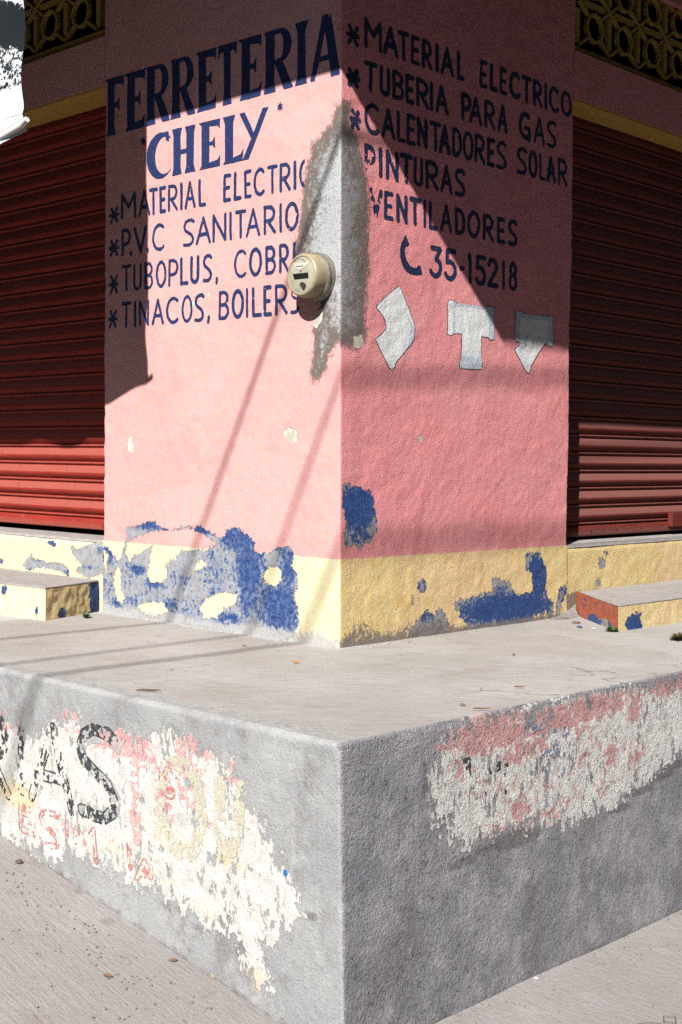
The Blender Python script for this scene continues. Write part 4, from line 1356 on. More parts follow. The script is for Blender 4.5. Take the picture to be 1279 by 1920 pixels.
def sr_attr_front(s, t, P):
    y = P[..., 1]; z = P[..., 2]
    pol = [FRS(*p) for p in zoomed([(800, 930), (840, 890), (880, 868), (938, 870), (915, 905), (935, 960), (932, 1000), (910, 1058), (820, 1048), (800, 1000), (795, 965)], (1000, 960, 4.584))]
    f = sdf_poly(y, z, pol)
    pol2 = [FRS(*p) for p in zoomed([(1150, 1010), (1180, 995), (1230, 1020), (1300, 1030), (1300, 1120), (1170, 1110), (1165, 1050)], (1000, 960, 4.584))]
    g = sdf_poly(y, z, pol2)
    return paint_attrs(s.size, peel=np.clip(f, -.3, .3).ravel(), blue=1.0, band=-.3, fade=.2, rough=1.0, cement=np.clip(g, -.3, .015).ravel())


def FRS(x, y):
    d = ray(x, y)
    t = (a2[0] - CAM[0]) / d[0]
    p = CAM + d * t
    return (p[1], p[2])


M_BRICKRED = Mat('brick_red_paint', .9, .2)


def _mk():
    M = M_BRICKRED
    e = M.ma('SUBTRACT', M.noise(60, 6, .65), .5)
    pe = M.step(M.add(M.attr('peel'), M.mul(e, .03)), -.001, .001)
    col = M.mix(M.step(M.noise(45, 5, .65), .4, .65), (.50, .15, .085), (.40, .10, .06))
    un = M.mix(M.step(M.add(M.attr('blue'), M.mul(e, 1.4)), .4, .6), (.34, .34, .34), (.055, .10, .26))
    col = M.mix(pe, col, un)
    return M.out(col, M.bump(stucco_height(M), .004, 1.0))


M_BRICKRED = _mk()


def sr_attr_end(s, t, P):
    # s runs from wall to front corner
    low = sdf_poly(s, t, [(.26, -.1), (.32, .30), (.46, .42), (.58, .28), (.78, .42), (.86, .2), (1.0, .22), (1.0, -.1)])
    sp = np.maximum(.05 - np.hypot(s - .22, t - .8), .04 - np.hypot(s - .52, t - .84))
    sp = np.maximum(sp, .04 - np.hypot(s - .25, t - .6))
    return {'peel': (np.clip(np.maximum(low, sp), -.3, .3) * .3).ravel(), 'blue': (0.75 - .5 * np.exp(-((s - .7) / .1) ** 2)).ravel()}


quad_grid('step_front', (a2[0], a2[1], -.01), (far2[0], far2[1], -.01), (far2[0], far2[1], G0 - .012), (a2[0] - .004, a2[1] + .003, G0 - .008), M_PILLAR, sr, sr_attr_front, seed=7)
quad_grid('step_end', (b2[0], b2[1], -.01), (a2[0], a2[1], -.01), (a2[0] - .004, a2[1] + .003, G0 - .008), (b2[0], b2[1], G0 + .004), M_BRICKRED, sr, sr_attr_end, seed=8)
mb = MB()
mb.prism([(a2[0] - .006, a2[1] + .010), (far2[0] - .004, far2[1]), (.004, 4.4), (b2[0], b2[1] + .006)], 2, G0 - .0095, G0)
mb.build('step_top', M_STEPTOP, sr, bevel=.003)
mb = MB()
mb.prism([(a2[0] - .012, a2[1] + .016), (far2[0] - .012, far2[1]), (.006, 4.39), (b2[0] + .003, b2[1] + .014)], 2, -.01, G0 - .010)
mb.build('step_core', M_STEPTOP, sr)
# mortar smear in the angle between the pillar and the right step
nn = 26
V, Fq = [], []
for i in range(nn):
    t = i / (nn - 1)
    px_, py_ = 0.0 + 0.055 * t, 1.50 + (1.535 - 1.50) * t
    for j in range(6):
        k = j / 5
        yy = 1.44 + (1.652 - .777 * px_ - 1.44) * k + .012 * fbm(t * 6, k * 3, 8)
        zz = .055 * (1 - t) ** 1.6 * k ** 2 + .006 * fbm(t * 14, k * 9, 9) + .004
        V.append((px_ + .002, yy, zz))
Fq = grid_faces(6, nn)
new_mesh('mortar_smear', V, Fq, m_flat('dirty_mortar', (.27, .25, .24), (.19, .175, .17), .92, .2, 30, .006), sr, True)

# ------------------------------------------------------------------ raised platform
plat = thing('raised_platform', 'waist-high grey concrete platform under the pillar, faded painted advert on its side', 'platform', (1.232, -1.265, -0.88))
RADL, RADR = 0.018, 0.009


def graded(a, b, fine0, fine1, d0, d1):
    """spacing d0 between fine0..fine1 and coarser outside"""
    m_ = np.arange(fine0, fine1, d0)
    l = [] if a >= fine0 else list(np.linspace(a, fine0, max(2, int((fine0 - a) / d1)), endpoint=False))
    r = [] if b <= fine1 else list(np.linspace(fine1, b, max(2, int((b - fine1) / d1))))
    out = np.array(list(l) + list(m_) + list(r))
    return np.append(out[out < b - d0 * .3], b)


def plat_top():
    xs = graded(-6, 1.232 - RADR, -2.3, 1.232 - RADR, 0.016, 0.12)
    ys = graded(-1.265 + RADL, 6, -1.265 + RADL, 2.9, 0.016, 0.12)
    X, Y = np.meshgrid(xs, ys)
    Zz = 0.004 * fbm(X * 2.2, Y * 2.2, 5, 3) + 0.0012 * fbm(X * 14, Y * 14, 6, 2)
    de = np.minimum(Y + 1.265 - RADL, 1.232 - RADR - X)
    Zz *= np.clip(de / .06, 0, 1)
    keep = np.ones(X.shape)
    # float-finished margin along the left edge and a dusty band along the pillar foot
    edge = np.where(X > -9, 0.085 + .03 * fbm(X * 3, Y * 3, 14, 2) - (Y + 1.265), -.3)
    ft = np.maximum(0.045 - np.hypot(np.clip(X - 0, 0, None) + np.clip(-1.6 - X, 0, None), np.clip(-Y, 0, None)), -.3)
    ft = np.where((Y < 0.0) & (X > -1.6), ft, np.where(Y < 0.3, .022 - np.hypot(np.clip(X, 0, None), np.clip(Y - 1.6, 0, None)), -.3))
    f = grid_faces(len(xs), len(ys))
    cx = X.ravel()[f].mean(1); cy = Y.ravel()[f].mean(1)
    f = f[~((cx < -0.35) & (cy > 0.35))]
    return new_mesh('platform_top', np.stack([X, Y, Zz], -1).reshape(-1, 3), f, M_TOP, plat, True, {'edge': np.clip(edge, -.3, .3).ravel(), 'foot': np.clip(ft, -.3, .3).ravel()})


plat_top()
ZL7, ZR8 = (0, 1180, 1.938), (620, 1180, 1.941)
PAINT_L = [(-120, 270), (0, 318), (60, 345), (90, 376), (130, 398), (190, 330), (240, 297), (300, 330), (400, 360), (520, 368), (600, 368), (700, 398), (780, 425), (855, 490), (872, 560), (878, 630), (960, 680), (1000, 740), (1022, 830), (1060, 930), (1092, 1000), (1100, 1045), (1050, 1105), (990, 1135), (952, 1172), (960, 1230), (1000, 1310), (1014, 1345), (950, 1300), (868, 1250), (858, 1190), (880, 1152), (820, 1112), (760, 1082), (680, 1042), (620, 992), (540, 962), (470, 932), (400, 882), (330, 842), (260, 832), (200, 862), (130, 822), (60, 782), (0, 752), (-120, 690)]
PINK_L = [(400, 400, 130, 55, .75), (500, 440, 70, 60, .7), (240, 320, 45, 30, .6), (720, 430, 70, 40, .8), (690, 520, 45, 90, .65), (850, 520, 40, 40, .6), (20, 340, 60, 40, .6), (600, 600, 40, 110, .6), (480, 620, 30, 120, .42)]
YEL_L = [(60, 600, 90, 60, .9), (150, 480, 60, 90, .5), (440, 800, 110, 70, .6), (620, 760, 90, 90, .6), (560, 900, 130, 50, .5), (830, 830, 60, 60, .8), (760, 1020, 70, 50, .6), (930, 1270, 60, 60, .6), (330, 720, 80, 60, .4)]
RED_L = [(605, 560, 25, 70, .75), (600, 670, 20, 50, .5), (95, 690, 40, 70, .4), (530, 890, 22, 25, .7), (470, 790, 20, 30, .6)]
PAINT_R = [(440, 335), (600, 298), (750, 278), (880, 243), (1000, 222), (1110, 203), (1160, 210), (1279, 170), (1500, 120), (1500, 360), (1279, 465), (1210, 512), (1130, 572), (1080, 622), (1000, 670), (930, 692), (860, 722), (780, 762), (700, 722), (640, 732), (600, 772), (500, 792), (430, 782), (370, 722), (360, 620), (365, 520), (390, 440), (400, 395)]
PINK_R = [(560, 560, 80, 70, .42), (700, 560, 120, 60, .40), (900, 470, 120, 60, .40), (1000, 560, 100, 60, .42), (580, 380, 160, 70, 1.0), (800, 330, 170, 50, .95), (950, 290, 150, 50, .95), (700, 440, 110, 50, .75), (1240, 200, 90, 40, .9), (1110, 280, 40, 60, .75), (480, 500, 40, 60, .6), (690, 640, 50, 60, .65), (620, 700, 70, 50, .5), (780, 680, 120, 40, .45), (920, 380, 60, 70, .55), (1020, 470, 30, 80, .65), (1105, 450, 40, 60, .6), (800, 550, 60, 40, .5), (860, 620, 90, 40, .45)]
GRIME_R = [(680, 760, 90, 40, 1.22), (560, 800, 60, 20, 0.81), (480, 850, 70, 26, 0.88), (880, 740, 50, 16, 0.74), (1050, 650, 60, 20, 1.08), (1120, 590, 60, 18, 1.22), (1200, 535, 60, 18, 1.22), (1270, 490, 60, 18, 1.22), (340, 560, 24, 120, 0.81), (330, 850, 40, 40, 0.68), (420, 650, 30, 40, 0.74), (110, 470, 90, 40, 0.61), (450, 1200, 60, 40, 0.54)]
GRIME_L = [(1120, 1040, 30, 24, .9), (620, 1010, 70, 26, .7), (720, 1085, 60, 20, .7), (880, 1170, 40, 60, .8), (1232, 430, 12, 12, 1.1), (450, 935, 60, 16, .6), (575, 370, 24, 26, .5), (990, 1400, 40, 40, .5), (360, 215, 180, 20, .4), (900, 380, 160, 24, .45), (850, 480, 40, 40, .4)]


def ground_z(x):
    t = np.clip((1.25 - np.asarray(x, float)) * 0.157, 0, 0.80)
    return -0.878 + t


def plat_side(left):
    face = PL if left else PR
    if left:
        us = graded(-6, 1.232, -0.75, 1.235, 0.005, 0.1)
    else:
        us = graded(-1.265, 6, -1.265, 0.75, 0.005, 0.1)
    zs = np.concatenate([np.arange(-0.98, -0.024, 0.005), np.linspace(-0.024, 0, 9)])
    U, Z = np.meshgrid(us, zs)
    ec = 1.232 if left else -1.265
    rc = np.abs(U - ec)
    rad = RADL if left else RADR
    rad_ = rad * (1 + .25 * fbm(U * 5, U * 0, 19, 2)) if left else rad * np.ones(U.shape)
    sft = np.where(Z > -rad, rad - np.sqrt(np.clip(rad ** 2 - (rad + Z) ** 2, 0, None)), 0.0)
    r = 0.012 + .004 * fbm(Z * 8, Z * 0, 29, 3)
    d = np.where(rc < r, r - np.sqrt(np.clip(r ** 2 - (r - rc) ** 2, 0, None)), 0.0) * .6
    dd = face.disp(U, Z) * np.clip(rc / .06, 0, 1) * np.clip(-Z / .05, 0, 1)
    if not left:
        dd = dd + .0014 * fbm(U * 30, Z * 30, 88, 3) * np.clip(rc / .03, 0, 1) * np.clip(-Z / .04, 0, 1)
    nick = .011 * np.clip(vnoise(U * 11, U * 0 + 2.2, 35 + left) - .66, 0, 1) / .34 * np.clip(1 + Z / .022, 0, 1) * np.clip(-Z / .006, 0, 1)
    sft = sft + nick
    c = face.base + face.lean * Z + face.sign * (dd - sft - d)
    jag = (.004 * fbm(Z * 40, Z * 0, 5, 3)) * np.clip(1 - rc / .022, 0, 1)
    if left:
        UX = U + np.clip(1 - rc / .3, 0, 1) * (-.018 * Z) - jag - .29 * r * np.clip(1 - rc / .02, 0, 1)
        UX = UX - sft * np.clip(1 - rc / .03, 0, 1) * .4
        P = np.stack([UX, c, Z], -1)
        q = ZL7
        paint = field(PL, U, Z, [PAINT_L], [], q)
        pink = blobs(PL, U, Z, PINK_L, q); yel = blobs(PL, U, Z, YEL_L, q); red = blobs(PL, U, Z, RED_L, q)
        gr = blobs(PL, U, Z, GRIME_L, q)
        wear = .10 * np.clip(1 - paint / .06, 0, 1) + .10 * blobs(PL, U, Z, [(900, 640, 120, 100, 1), (700, 470, 200, 80, .9), (230, 560, 120, 60, .3)], q)
    else:
        UX = U - np.clip(1 - rc / .3, 0, 1) * (.018 * -Z) * -1 + jag + .29 * r * np.clip(1 - rc / .02, 0, 1)
        P = np.stack([c, UX, Z], -1)
        q = ZR8
        paint = field(PR, U, Z, [PAINT_R], [], q)
        paint = np.where(U > .75, np.minimum(paint, .05 - np.abs(Z + .12) * .4), paint)
        pink = blobs(PR, U, Z, PINK_R, q); yel = np.zeros(U.shape); red = np.zeros(U.shape)
        gr = blobs(PR, U, Z, GRIME_R, q)
        gr = np.maximum(gr, .6 * np.clip(1 - rc / .03, 0, 1))
        wear = .06 * np.clip(1 - paint / .06, 0, 1) + .12 * blobs(PR, U, Z, [(760, 350, 90, 60, 1), (800, 480, 80, 60, .9), (420, 640, 60, 110, 1), (700, 740, 300, 60, .8), (900, 660, 200, 60, .5)], q)
    foot = np.clip(1 - (Z - (ground_z(U) if left else -.878)) / .05, 0, 1)
    gr = np.maximum(gr, .75 * foot)
    f = grid_faces(len(us), len(zs), flip=not left)
    if not left:
        f = f[:, ::-1].copy()
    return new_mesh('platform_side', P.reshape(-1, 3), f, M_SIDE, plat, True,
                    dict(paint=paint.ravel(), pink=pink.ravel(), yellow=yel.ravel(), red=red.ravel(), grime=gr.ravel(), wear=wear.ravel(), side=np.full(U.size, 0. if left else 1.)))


plat_side(True)
plat_side(False)


# old lettering on the left side, worn to flecks: tall letters over a line of small red ones
def old_letters(name, glyph_boxes, hw, mat, wear, seed, off):
    if len(glyph_boxes) > 1:
        for i, g in enumerate(glyph_boxes):
            old_letters(name, [g], hw, mat, wear, seed + 50 * i, off)
        return

    def Q(x, y):
        return PL.px(ZL7[0] + x / ZL7[2], ZL7[1] + y / ZL7[2])
    allp = np.array([Q(*p) for ch, box in glyph_boxes for p in box])
    us = np.arange(allp[:, 0].min() - .03, allp[:, 0].max() + .03, .0026)
    zs = np.arange(allp[:, 1].min() - .03, allp[:, 1].max() + .03, .0026)
    UU, ZZ = np.meshgrid(us, zs)
    F = np.full(UU.shape, -.02)
    for ch, box in glyph_boxes:
        tl, tr, br, bl = [np.array(Q(*p)) for p in box]
        for st in GL[ch]:
            pl = []
            for x, y in st:
                if ch == 'I':
                    x = .5
                t = tl + (tr - tl) * x; b_ = bl + (br - bl) * x
                pl.append(tuple(b_ + (t - b_) * y))
            F = np.maximum(F, hw * (.8 + .35 * vnoise(UU * 25, ZZ * 25, seed)) - sdf_line(UU, ZZ, pl))
    F = F + .003 * fbm(UU * 80, ZZ * 80, seed, 3)
    if mat is M_BLACKP or mat is M_REDP:
        ring = np.minimum(.0026 - np.abs(F - .003), 0.03 * (-.04 + fbm(UU * 24, ZZ * 24, seed + 8, 5)))
        F = np.minimum(F, .03 * (.28 - wear + 1.15 * fbm(UU * 75, ZZ * 60, seed + 3, 5) + .6 * fbm(UU * 9, ZZ * 9, seed + 4, 2)))
        return iso_mesh(name, np.maximum(F, ring), us, zs, PL, off, mat, plat)
    F = np.minimum(F, .03 * (.40 - wear + fbm(UU * 80, ZZ * 70, seed + 3, 5) + .5 * fbm(UU * 12, ZZ * 12, seed + 4, 2)))
    return iso_mesh(name, F, us, zs, PL, off, mat, plat)


old_letters('faded_black_lettering', [('R', [(-70, 290), (22, 330), (28, 600), (-66, 540)]), ('I', [(62, 372), (90, 385), (86, 590), (62, 575)]), ('A', [(170, 375), (215, 350), (262, 655), (118, 600)]), ('S', [(285, 355), (415, 380), (425, 700), (300, 660)])], .023, M_BLACKP, .40, 3, .0016)
old_letters('faded_grey_lettering', [('S', [(290, 370), (425, 400), (430, 690), (300, 650)])], .026, m_letter('washed_grey_paint', (.40, .41, .40), (.50, .50, .48)), .2, 9, .0012)
old_letters('faded_pink_lettering', [('T', [(430, 430), (545, 455), (545, 780), (450, 740)]), ('L', [(660, 420), (720, 430), (720, 640), (664, 620)])], .024, M_PINKP, .36, 13, .0013)
old_letters('faded_ochre_lettering', [('O', [(580, 470), (730, 500), (735, 830), (590, 800)]), ('U', [(800, 560), (880, 580), (850, 800), (800, 800)])], .026, M_OCHREP, .30, 17, .0014)
old_letters('faded_red_lettering', [('E', [(72, 640), (122, 660), (125, 745), (75, 722)]), ('S', [(145, 655), (210, 675), (213, 800), (150, 770)]), ('I', [(230, 680), (258, 690), (258, 790), (232, 785)]), ('M', [(270, 695), (345, 730), (350, 840), (275, 810)]), ('I', [(455, 770), (480, 775), (485, 870), (460, 860)]), ('A', [(500, 840), (545, 850), (550, 915), (495, 905)])], .0125, M_REDP, .50, 21, .0017)
ob = old_letters('faded_red_lettering', [('O', [(585, 480), (640, 500), (640, 610), (590, 600)])], .012, M_REDP, .62, 25, .0019)
# old marks on the right side
mk = []
for poly in ([(465, 470), (520, 458), (522, 545), (505, 542), (500, 500), (480, 520)], [(560, 490), (580, 500), (600, 480), (645, 475), (648, 545), (630, 560), (625, 500), (600, 520), (575, 525)], [(628, 580), (642, 560), (645, 610), (635, 615)], [(555, 585), (568, 590), (565, 605)]):
    mk.append([(zoomed(poly, ZR8), 1)])
for i, g in enumerate(mk):
    poly_letters('faded_black_mark', PR, [g], M_BLACKP, off=.002, wear=.85, seed=33 + i, part=plat)
mk = [[(zoomed(p, ZR8), 1)] for p in ([(700, 350), (860, 320), (870, 420), (800, 430), (760, 380), (700, 390)], [(760, 430), (850, 440), (860, 520), (830, 540), (780, 470)])]
M_WASHB = m_letter('washed_blue_paint', (.20, .25, .40), (.30, .34, .45))
for i, g in enumerate(mk):
    poly_letters('faded_blue_mark', PR, [g], M_WASHB, off=.0018, wear=.98, seed=35 + i, part=plat)
poly_letters('blue_paint_dab', PL, [[(zoomed([(1030, 872), (1042, 874), (1044, 890), (1036, 898), (1029, 890)], ZL7), 1)]], m_flat('bright_blue_dab', (.03, .17, .55), (.03, .14, .45)), off=.002, wear=0, seed=5, part=plat)
# ------------------------------------------------------------------ ground
KX, KY = 2.75, -2.85           # kerb lines of the two streets


def sheet(name, xs, ys, drop, keepf, mat, rough):
    X, Y = np.meshgrid(xs, ys)
    Zg = ground_z(X) - drop + np.where((np.abs(X) < 6) & (np.abs(Y) < 6), rough * fbm(X * 3, Y * 3, 71, 3), 0)
    f = grid_faces(len(xs), len(ys))
    cx = X.ravel()[f].mean(1); cy = Y.ravel()[f].mean(1)
    f = f[keepf(cx, cy)]
    o = new_mesh(name, np.stack([X, Y, Zg], -1).reshape(-1, 3), f, mat, None, True)
    o['kind'] = 'structure'
    return o


M_ASPHALT = m_flat('asphalt', (.085, .08, .078), (.06, .058, .056), .95, .2, 60, .004)  # dark unseen road, added beyond the pavement to cut bounced light
sheet('pavement', np.concatenate([np.linspace(-60, -1.6, 40), np.arange(-1.5, KX, .03), [KX]]), np.concatenate([[KY], np.arange(KY + .03, 2.4, .03), np.linspace(2.5, 60, 40)]), 0.0,
      lambda x, y: ~((x < 1.0) & (y > -1.0)), M_GROUND, .004)
sheet('added_road', np.concatenate([np.linspace(-80, -6, 20), np.linspace(-5.5, 7, 60), np.linspace(8, 80, 20)]), np.concatenate([np.linspace(-80, -6, 20), np.linspace(-5.5, 7, 60), np.linspace(8, 80, 20)]), 0.13,
      lambda x, y: ~((x < KX - .3) & (y > KY + .3)), M_ASPHALT, .004)
mb = MB()
xk = np.linspace(-60, KX + .12, 80)
for x0, x1 in zip(xk[:-1], xk[1:]):
    za, zb_ = float(ground_z(x0)), float(ground_z(x1))
    mb.add([(x0, KY - .12, za - .2), (x1, KY - .12, zb_ - .2), (x1, KY - .12, zb_ + .004), (x0, KY - .12, za + .004), (x0, KY + .002, za + .004), (x1, KY + .002, zb_ + .004)], [(0, 1, 2, 3), (3, 2, 5, 4)])
mb.add([(KX + .12, KY - .12, -1.08), (KX + .12, 60, -1.08), (KX + .12, 60, -.874), (KX + .12, KY - .12, -.874), (KX - .002, KY + .002, -.874), (KX - .002, 60, -.874)], [(0, 1, 2, 3), (3, 2, 5, 4)])
kb = mb.build('kerb', M_EAVE, None)
kb['kind'] = 'structure'

# ------------------------------------------------------------------ hanging banner at the upper left
BY = -0.97
ban = thing('hanging_banner', 'white cloth banner with black speckled print hanging at the upper left', 'banner', (-2.1, BY, 3.2))
M_CLOTH = Mat('printed_banner_cloth', .8, .2)


def _cloth():
    M = M_CLOTH
    o = M.z()
    z = o[2]           # 0 at the top, negative down
    sp = M.noise(52, 5, .75)
    big = M.ma('SUBTRACT', M.noise(5.5, 3, .5), .5)
    zz = M.add(z, M.mul(o[0], .35), M.mul(big, .12), -.46)
    dens = M.add(M.step(zz, -.915, -.86, 0, .27), M.step(zz, -.76, -.70, 0, -.55))
    ink = M.step(M.add(sp, dens), .5, .53)
    ink = M.mul(ink, M.step(M.add(z, M.mul(sp, .02)), -1.02, -1.012))
    col = M.mix(ink, (.68, .71, .74), (.008, .013, .018))
    seam = M.mul(M.step(z, -1.142, -1.139), M.step(z, -1.133, -1.136))
    col = M.mix(M.mul(seam, M.step(M.noise(120, 2), .45, .5)), col, (.25, .25, .27))
    return M.out(col, M.bump(M.noise(300, 2), .0005))


M_CLOTH = _cloth()
us = np.linspace(0, 1, 140); ts = np.linspace(0, 1, 60)
S, T = np.meshgrid(us, ts)
zb = 2.000 - .062 * np.clip(S * 2.62 / .35, 0, 1) - .02 * np.clip(S * 2.62 / 1, 0, 1) + .012 * np.sin(S * 2.62 * 13 + .5) * np.clip(S * 8, 0, 1)
Zb = 3.239 + (zb - 3.239) * T
xe = -0.785 - .022 * np.exp(-((Zb - 2.25) / .12) ** 2) - .02 * (1 - T) + .006 * T
Xb = xe - S * 2.62
Yb = BY + .012 * np.sin(S * 26 + 2 * T) * np.clip(T * 2, 0, 1) + .008 * np.sin(T * 20) * np.clip(1 - S * 8, 0, 1) - .015 * np.exp(-((T - .955) / .02) ** 2)
new_mesh('cloth', np.stack([Xb, Yb, Zb], -1).reshape(-1, 3), grid_faces(140, 60), M_CLOTH, ban, True)
mb = MB()
mb.tube([(-3.4, BY + .0, 1.945), (-1.2, BY - .0, 1.955), (-.79, BY, 2.02), (-.752, BY, 2.037)], .012, 12)
mb.build('rod', m_flat('white_rod', (.72, .72, .70), (.6, .6, .58), .5), ban, True)

# ------------------------------------------------------------------ overhead cables whose shadows cross the pillar
M_CABLE = m_flat('black_cable', (.02, .02, .022), (.03, .03, .03), .6)
for nm, X0, z0, zs_, rad, lab in (('overhead_cable', 1.35, 2.10, 0.0, .0115, 'thick black overhead cable, the highest over the street corner'),
                                  ('overhead_cable', 2.1, 1.11, 0.05, .0105, 'black overhead cable sloping up beside the shop, between two others'),
                                  ('overhead_cable', 2.9, 0.42, 0.0, .0150, 'black level overhead cable, the lowest over the street corner')):
    zc = z0 + X0 * 0.943 / 0.49
    mb = MB()
    pts = [(X0, y, zc + zs_ * (y + X0 / .49)) for y in np.linspace(-26, 16, 15)]
    org = pts[0]
    mb.tube(pts, rad, 8)
    o = mb.build(nm, M_CABLE, None, True, loc=org)
    tag(o, lab, 'cable', 'overhead cables')

# ------------------------------------------------------------------ unseen houses added across the two streets to block skylight and deepen shade
M_BLOCKER = m_flat('skylight_blocker_paint', (.17, .11, .075), (.13, .085, .06), .9, .2, 8)
M_BLOCKER2 = m_flat('second_blocker_paint', (.15, .13, .10), (.12, .10, .08), .9, .2, 8)


def house(label, x0, x1, y0, y1, h, mat, face):
    root = thing('skylight_blocker', label, 'house', ((x0 + x1) / 2, (y0 + y1) / 2, -1.1))
    mb = MB()
    mb.box(x0, x1, y0, y1, -1.3, h)
    mb.build('wall', mat, root)
    mb = MB()
    mb.box(x0 - .15, x1 + .15, y0 - .15, y1 + .15, h + .004, h + .18)
    mb.build('roof', M_EAVE, root)
    L0, L1 = (y0, y1) if face == 'x' else (x0, x1)
    n = int((L1 - L0) // 3.2)
    for i in range(n):
        c = L0 + (L1 - L0) * (i + .5) / n
        door = i % 3 == 1
        for nm, w_, za, zb_, m_, d in (('door' if door else 'window', .5 if door else .6, -.9 if door else .2, 1.3, M_DARK, .03),) + ((('window', .55, 2.2, 3.4, M_DARK, .03),) if h > 4 else ()):
            mb = MB()
            if face == 'x':
                mb.box(x0 - d, x0 + .02, c - w_, c + w_, za, zb_)
            else:
                mb.box(c - w_, c + w_, y1 - .02, y1 + d, za, zb_)
            mb.build(nm, m_, root)


house('tall brown house added unseen across the street to block skylight, facing the maroon shutter', 9.5, 15, -7, 22, 9.8, M_BLOCKER, 'x')
house('long low house added unseen across the sloping street to block skylight, facing the red shutter', -22, 7.5, -15, -9.3, 4.3, M_BLOCKER2, 'y')

# ------------------------------------------------------------------ small things on the ground
M_WEED = m_flat('weed_leaf', (.045, .085, .02), (.09, .14, .035), .7, .3, 30)
M_DRYWEED = m_flat('dry_weed_leaf', (.14, .11, .05), (.09, .08, .04), .8, .2, 30)


def weed(loc, r, n, mat, label, name='weed'):
    root = thing(name, label, 'weed', loc)
    V, Fq = [], []
    rs = random.Random(int(loc[0] * 1000) + n)
    for i in range(n):
        a = rs.uniform(0, 6.28); e = rs.uniform(.2, 1.2); L = r * rs.uniform(.45, 1.0)
        d = Vector((math.cos(a) * math.cos(e), math.sin(a) * math.cos(e), math.sin(e)))
        b_ = Vector((rs.uniform(-.3, .3) * r, rs.uniform(-.3, .3) * r, 0.001))
        sd_ = d.cross(Vector((0, 0, 1))).normalized() * L * rs.uniform(.16, .28)
        k = len(V)
        tip = b_ + d * L - Vector((0, 0, .25 * L * (1 - e / 1.4)))
        V += [b_, b_ + d * L * .5 + sd_, tip, b_ + d * L * .5 - sd_]
        Fq.append((k, k + 1, k + 2, k + 3))
    V = [tuple(v + Vector(loc)) for v in V]
    new_mesh('leaves', V, Fq, mat, root)
    mb = MB()
    for i in range(5):
        a = i * 1.3
        mb.tube([(0, 0, 0), (.3 * r * math.cos(a), .3 * r * math.sin(a), .4 * r)], [.0016, .0008], 5)
    mb.build('stems', mat, root, local=True)
    return root


p = ground_px(1146, 1184); weed((p[0] + .01, p[1] - .012, 0), .038, 60, M_WEED, 'small green weed at the foot of the brick-red step end')
p = ground_px(167, 1157); weed((p[0] + .02, p[1] - .03, 0), .034, 45, M_WEED, 'tiny weed at the foot of the mustard step end')
p = ground_px(1266, 1200); weed((p[0] + .015, p[1], 0), .045, 130, M_DRYWEED, 'dry brown weed against the yellow front of the step by the maroon shutter')


def litter(name, label, cat, px_, shape, mat, z=None):
    if z is None:
        p = ground_px(*px_)
        p = np.array([p[0], p[1], 0.004])
    else:
        p = ground_px(px_[0], px_[1], z)
        zz = float(ground_z(p[0]))
        p = ground_px(px_[0], px_[1], zz); p[2] = float(ground_z(p[0])) + .003
    mb = MB(); shape(mb)
    o = mb.build(name, mat, None, loc=None)
    o.location = p
    tag(o, label, cat)
    return o


def twig(L, ang, r):
    def f(mb):
        pts = []
        for i in range(6):
            t = i / 5 - .5
            pts.append((L * t * math.cos(ang) + .05 * L * math.sin(9 * t), L * t * math.sin(ang) + .06 * L * math.cos(7 * t), r + .003 * abs(math.sin(5 * t))))
        mb.tube(pts, [r * .6, r, r * 1.1, r, r * .8, r * .4], 6)
    return f


def chipf(L, W, H, ang, n=7, seed=1):
    rs = random.Random(seed)
    def f(mb):
        pl = []
        for i in range(n):
            a = 2 * math.pi * i / n
            k = rs.uniform(.75, 1.1)
            x, y = L / 2 * k * math.cos(a), W / 2 * k * math.sin(a)
            pl.append((x * math.cos(ang) - y * math.sin(ang), x * math.sin(ang) + y * math.cos(ang)))
        m_ = len(pl)
        mb.add([(x, y, 0) for x, y in pl] + [(x * .9, y * .9, H * .7) for x, y in pl] + [(x * .45, y * .45, H) for x, y in pl],
               [(i, (i + 1) % m_, m_ + (i + 1) % m_, m_ + i) for i in range(m_)] + [(m_ + i, m_ + (i + 1) % m_, 2 * m_ + (i + 1) % m_, 2 * m_ + i) for i in range(m_)] + [tuple(2 * m_ + i for i in range(m_))])
    return f


M_TWIG = m_flat('twig_bark', (.11, .075, .055), (.17, .12, .09), .9)
M_LEAF = m_flat('dead_leaf', (.22, .12, .07), (.14, .08, .05), .85)
AX = R(45)
litter('twig', 'dark thin twig lying near the front edge of the platform', 'twig', (281, 1299), twig(.085, AX, .003), M_TWIG)
litter('cigarette_butt', 'orange cigarette butt lying below the pillar corner', 'cigarette butt', (555, 1245), twig(.028, AX, .0042), m_flat('orange_paper', (.62, .28, .10), (.45, .2, .08)))
litter('dead_leaf', 'brown curled leaf scrap on the platform front edge near the right-hand paint', 'leaf', (868, 1324), chipf(.026, .012, .004, .3, 7, 3), M_LEAF)
litter('twig', 'pale bent twig beside a leaf scrap on the platform front edge', 'twig', (905, 1333), twig(.06, .9, .0022), M_LEAF)
litter('twig', 'short reddish twig on the open platform between the pillar and the pink paint', 'twig', (975, 1292), twig(.04, .8, .0022), M_LEAF)
litter('dead_leaf', 'small brown leaf on the platform beside the cigarette butt', 'leaf', (458, 1213), chipf(.022, .008, .004, .6, 6, 5), M_LEAF)
litter('paper_scrap', 'scrap of white paper on top of the right step', 'paper', (1267, 1108), chipf(.035, .012, .003, .7, 5, 6), m_flat('white_paper', (.75, .77, .8), (.68, .7, .72)))
SC.collection.objects[-1].location.z = G0 + .004 if False else SC.collection.objects[-1].location.z
litter('paper_scrap', 'bit of white paper on the platform in front of the brick-red step end', 'paper', (1113, 1180), chipf(.03, .012, .003, .7, 5, 7), m_flat('bluish_paper', (.6, .68, .75), (.55, .6, .66)))
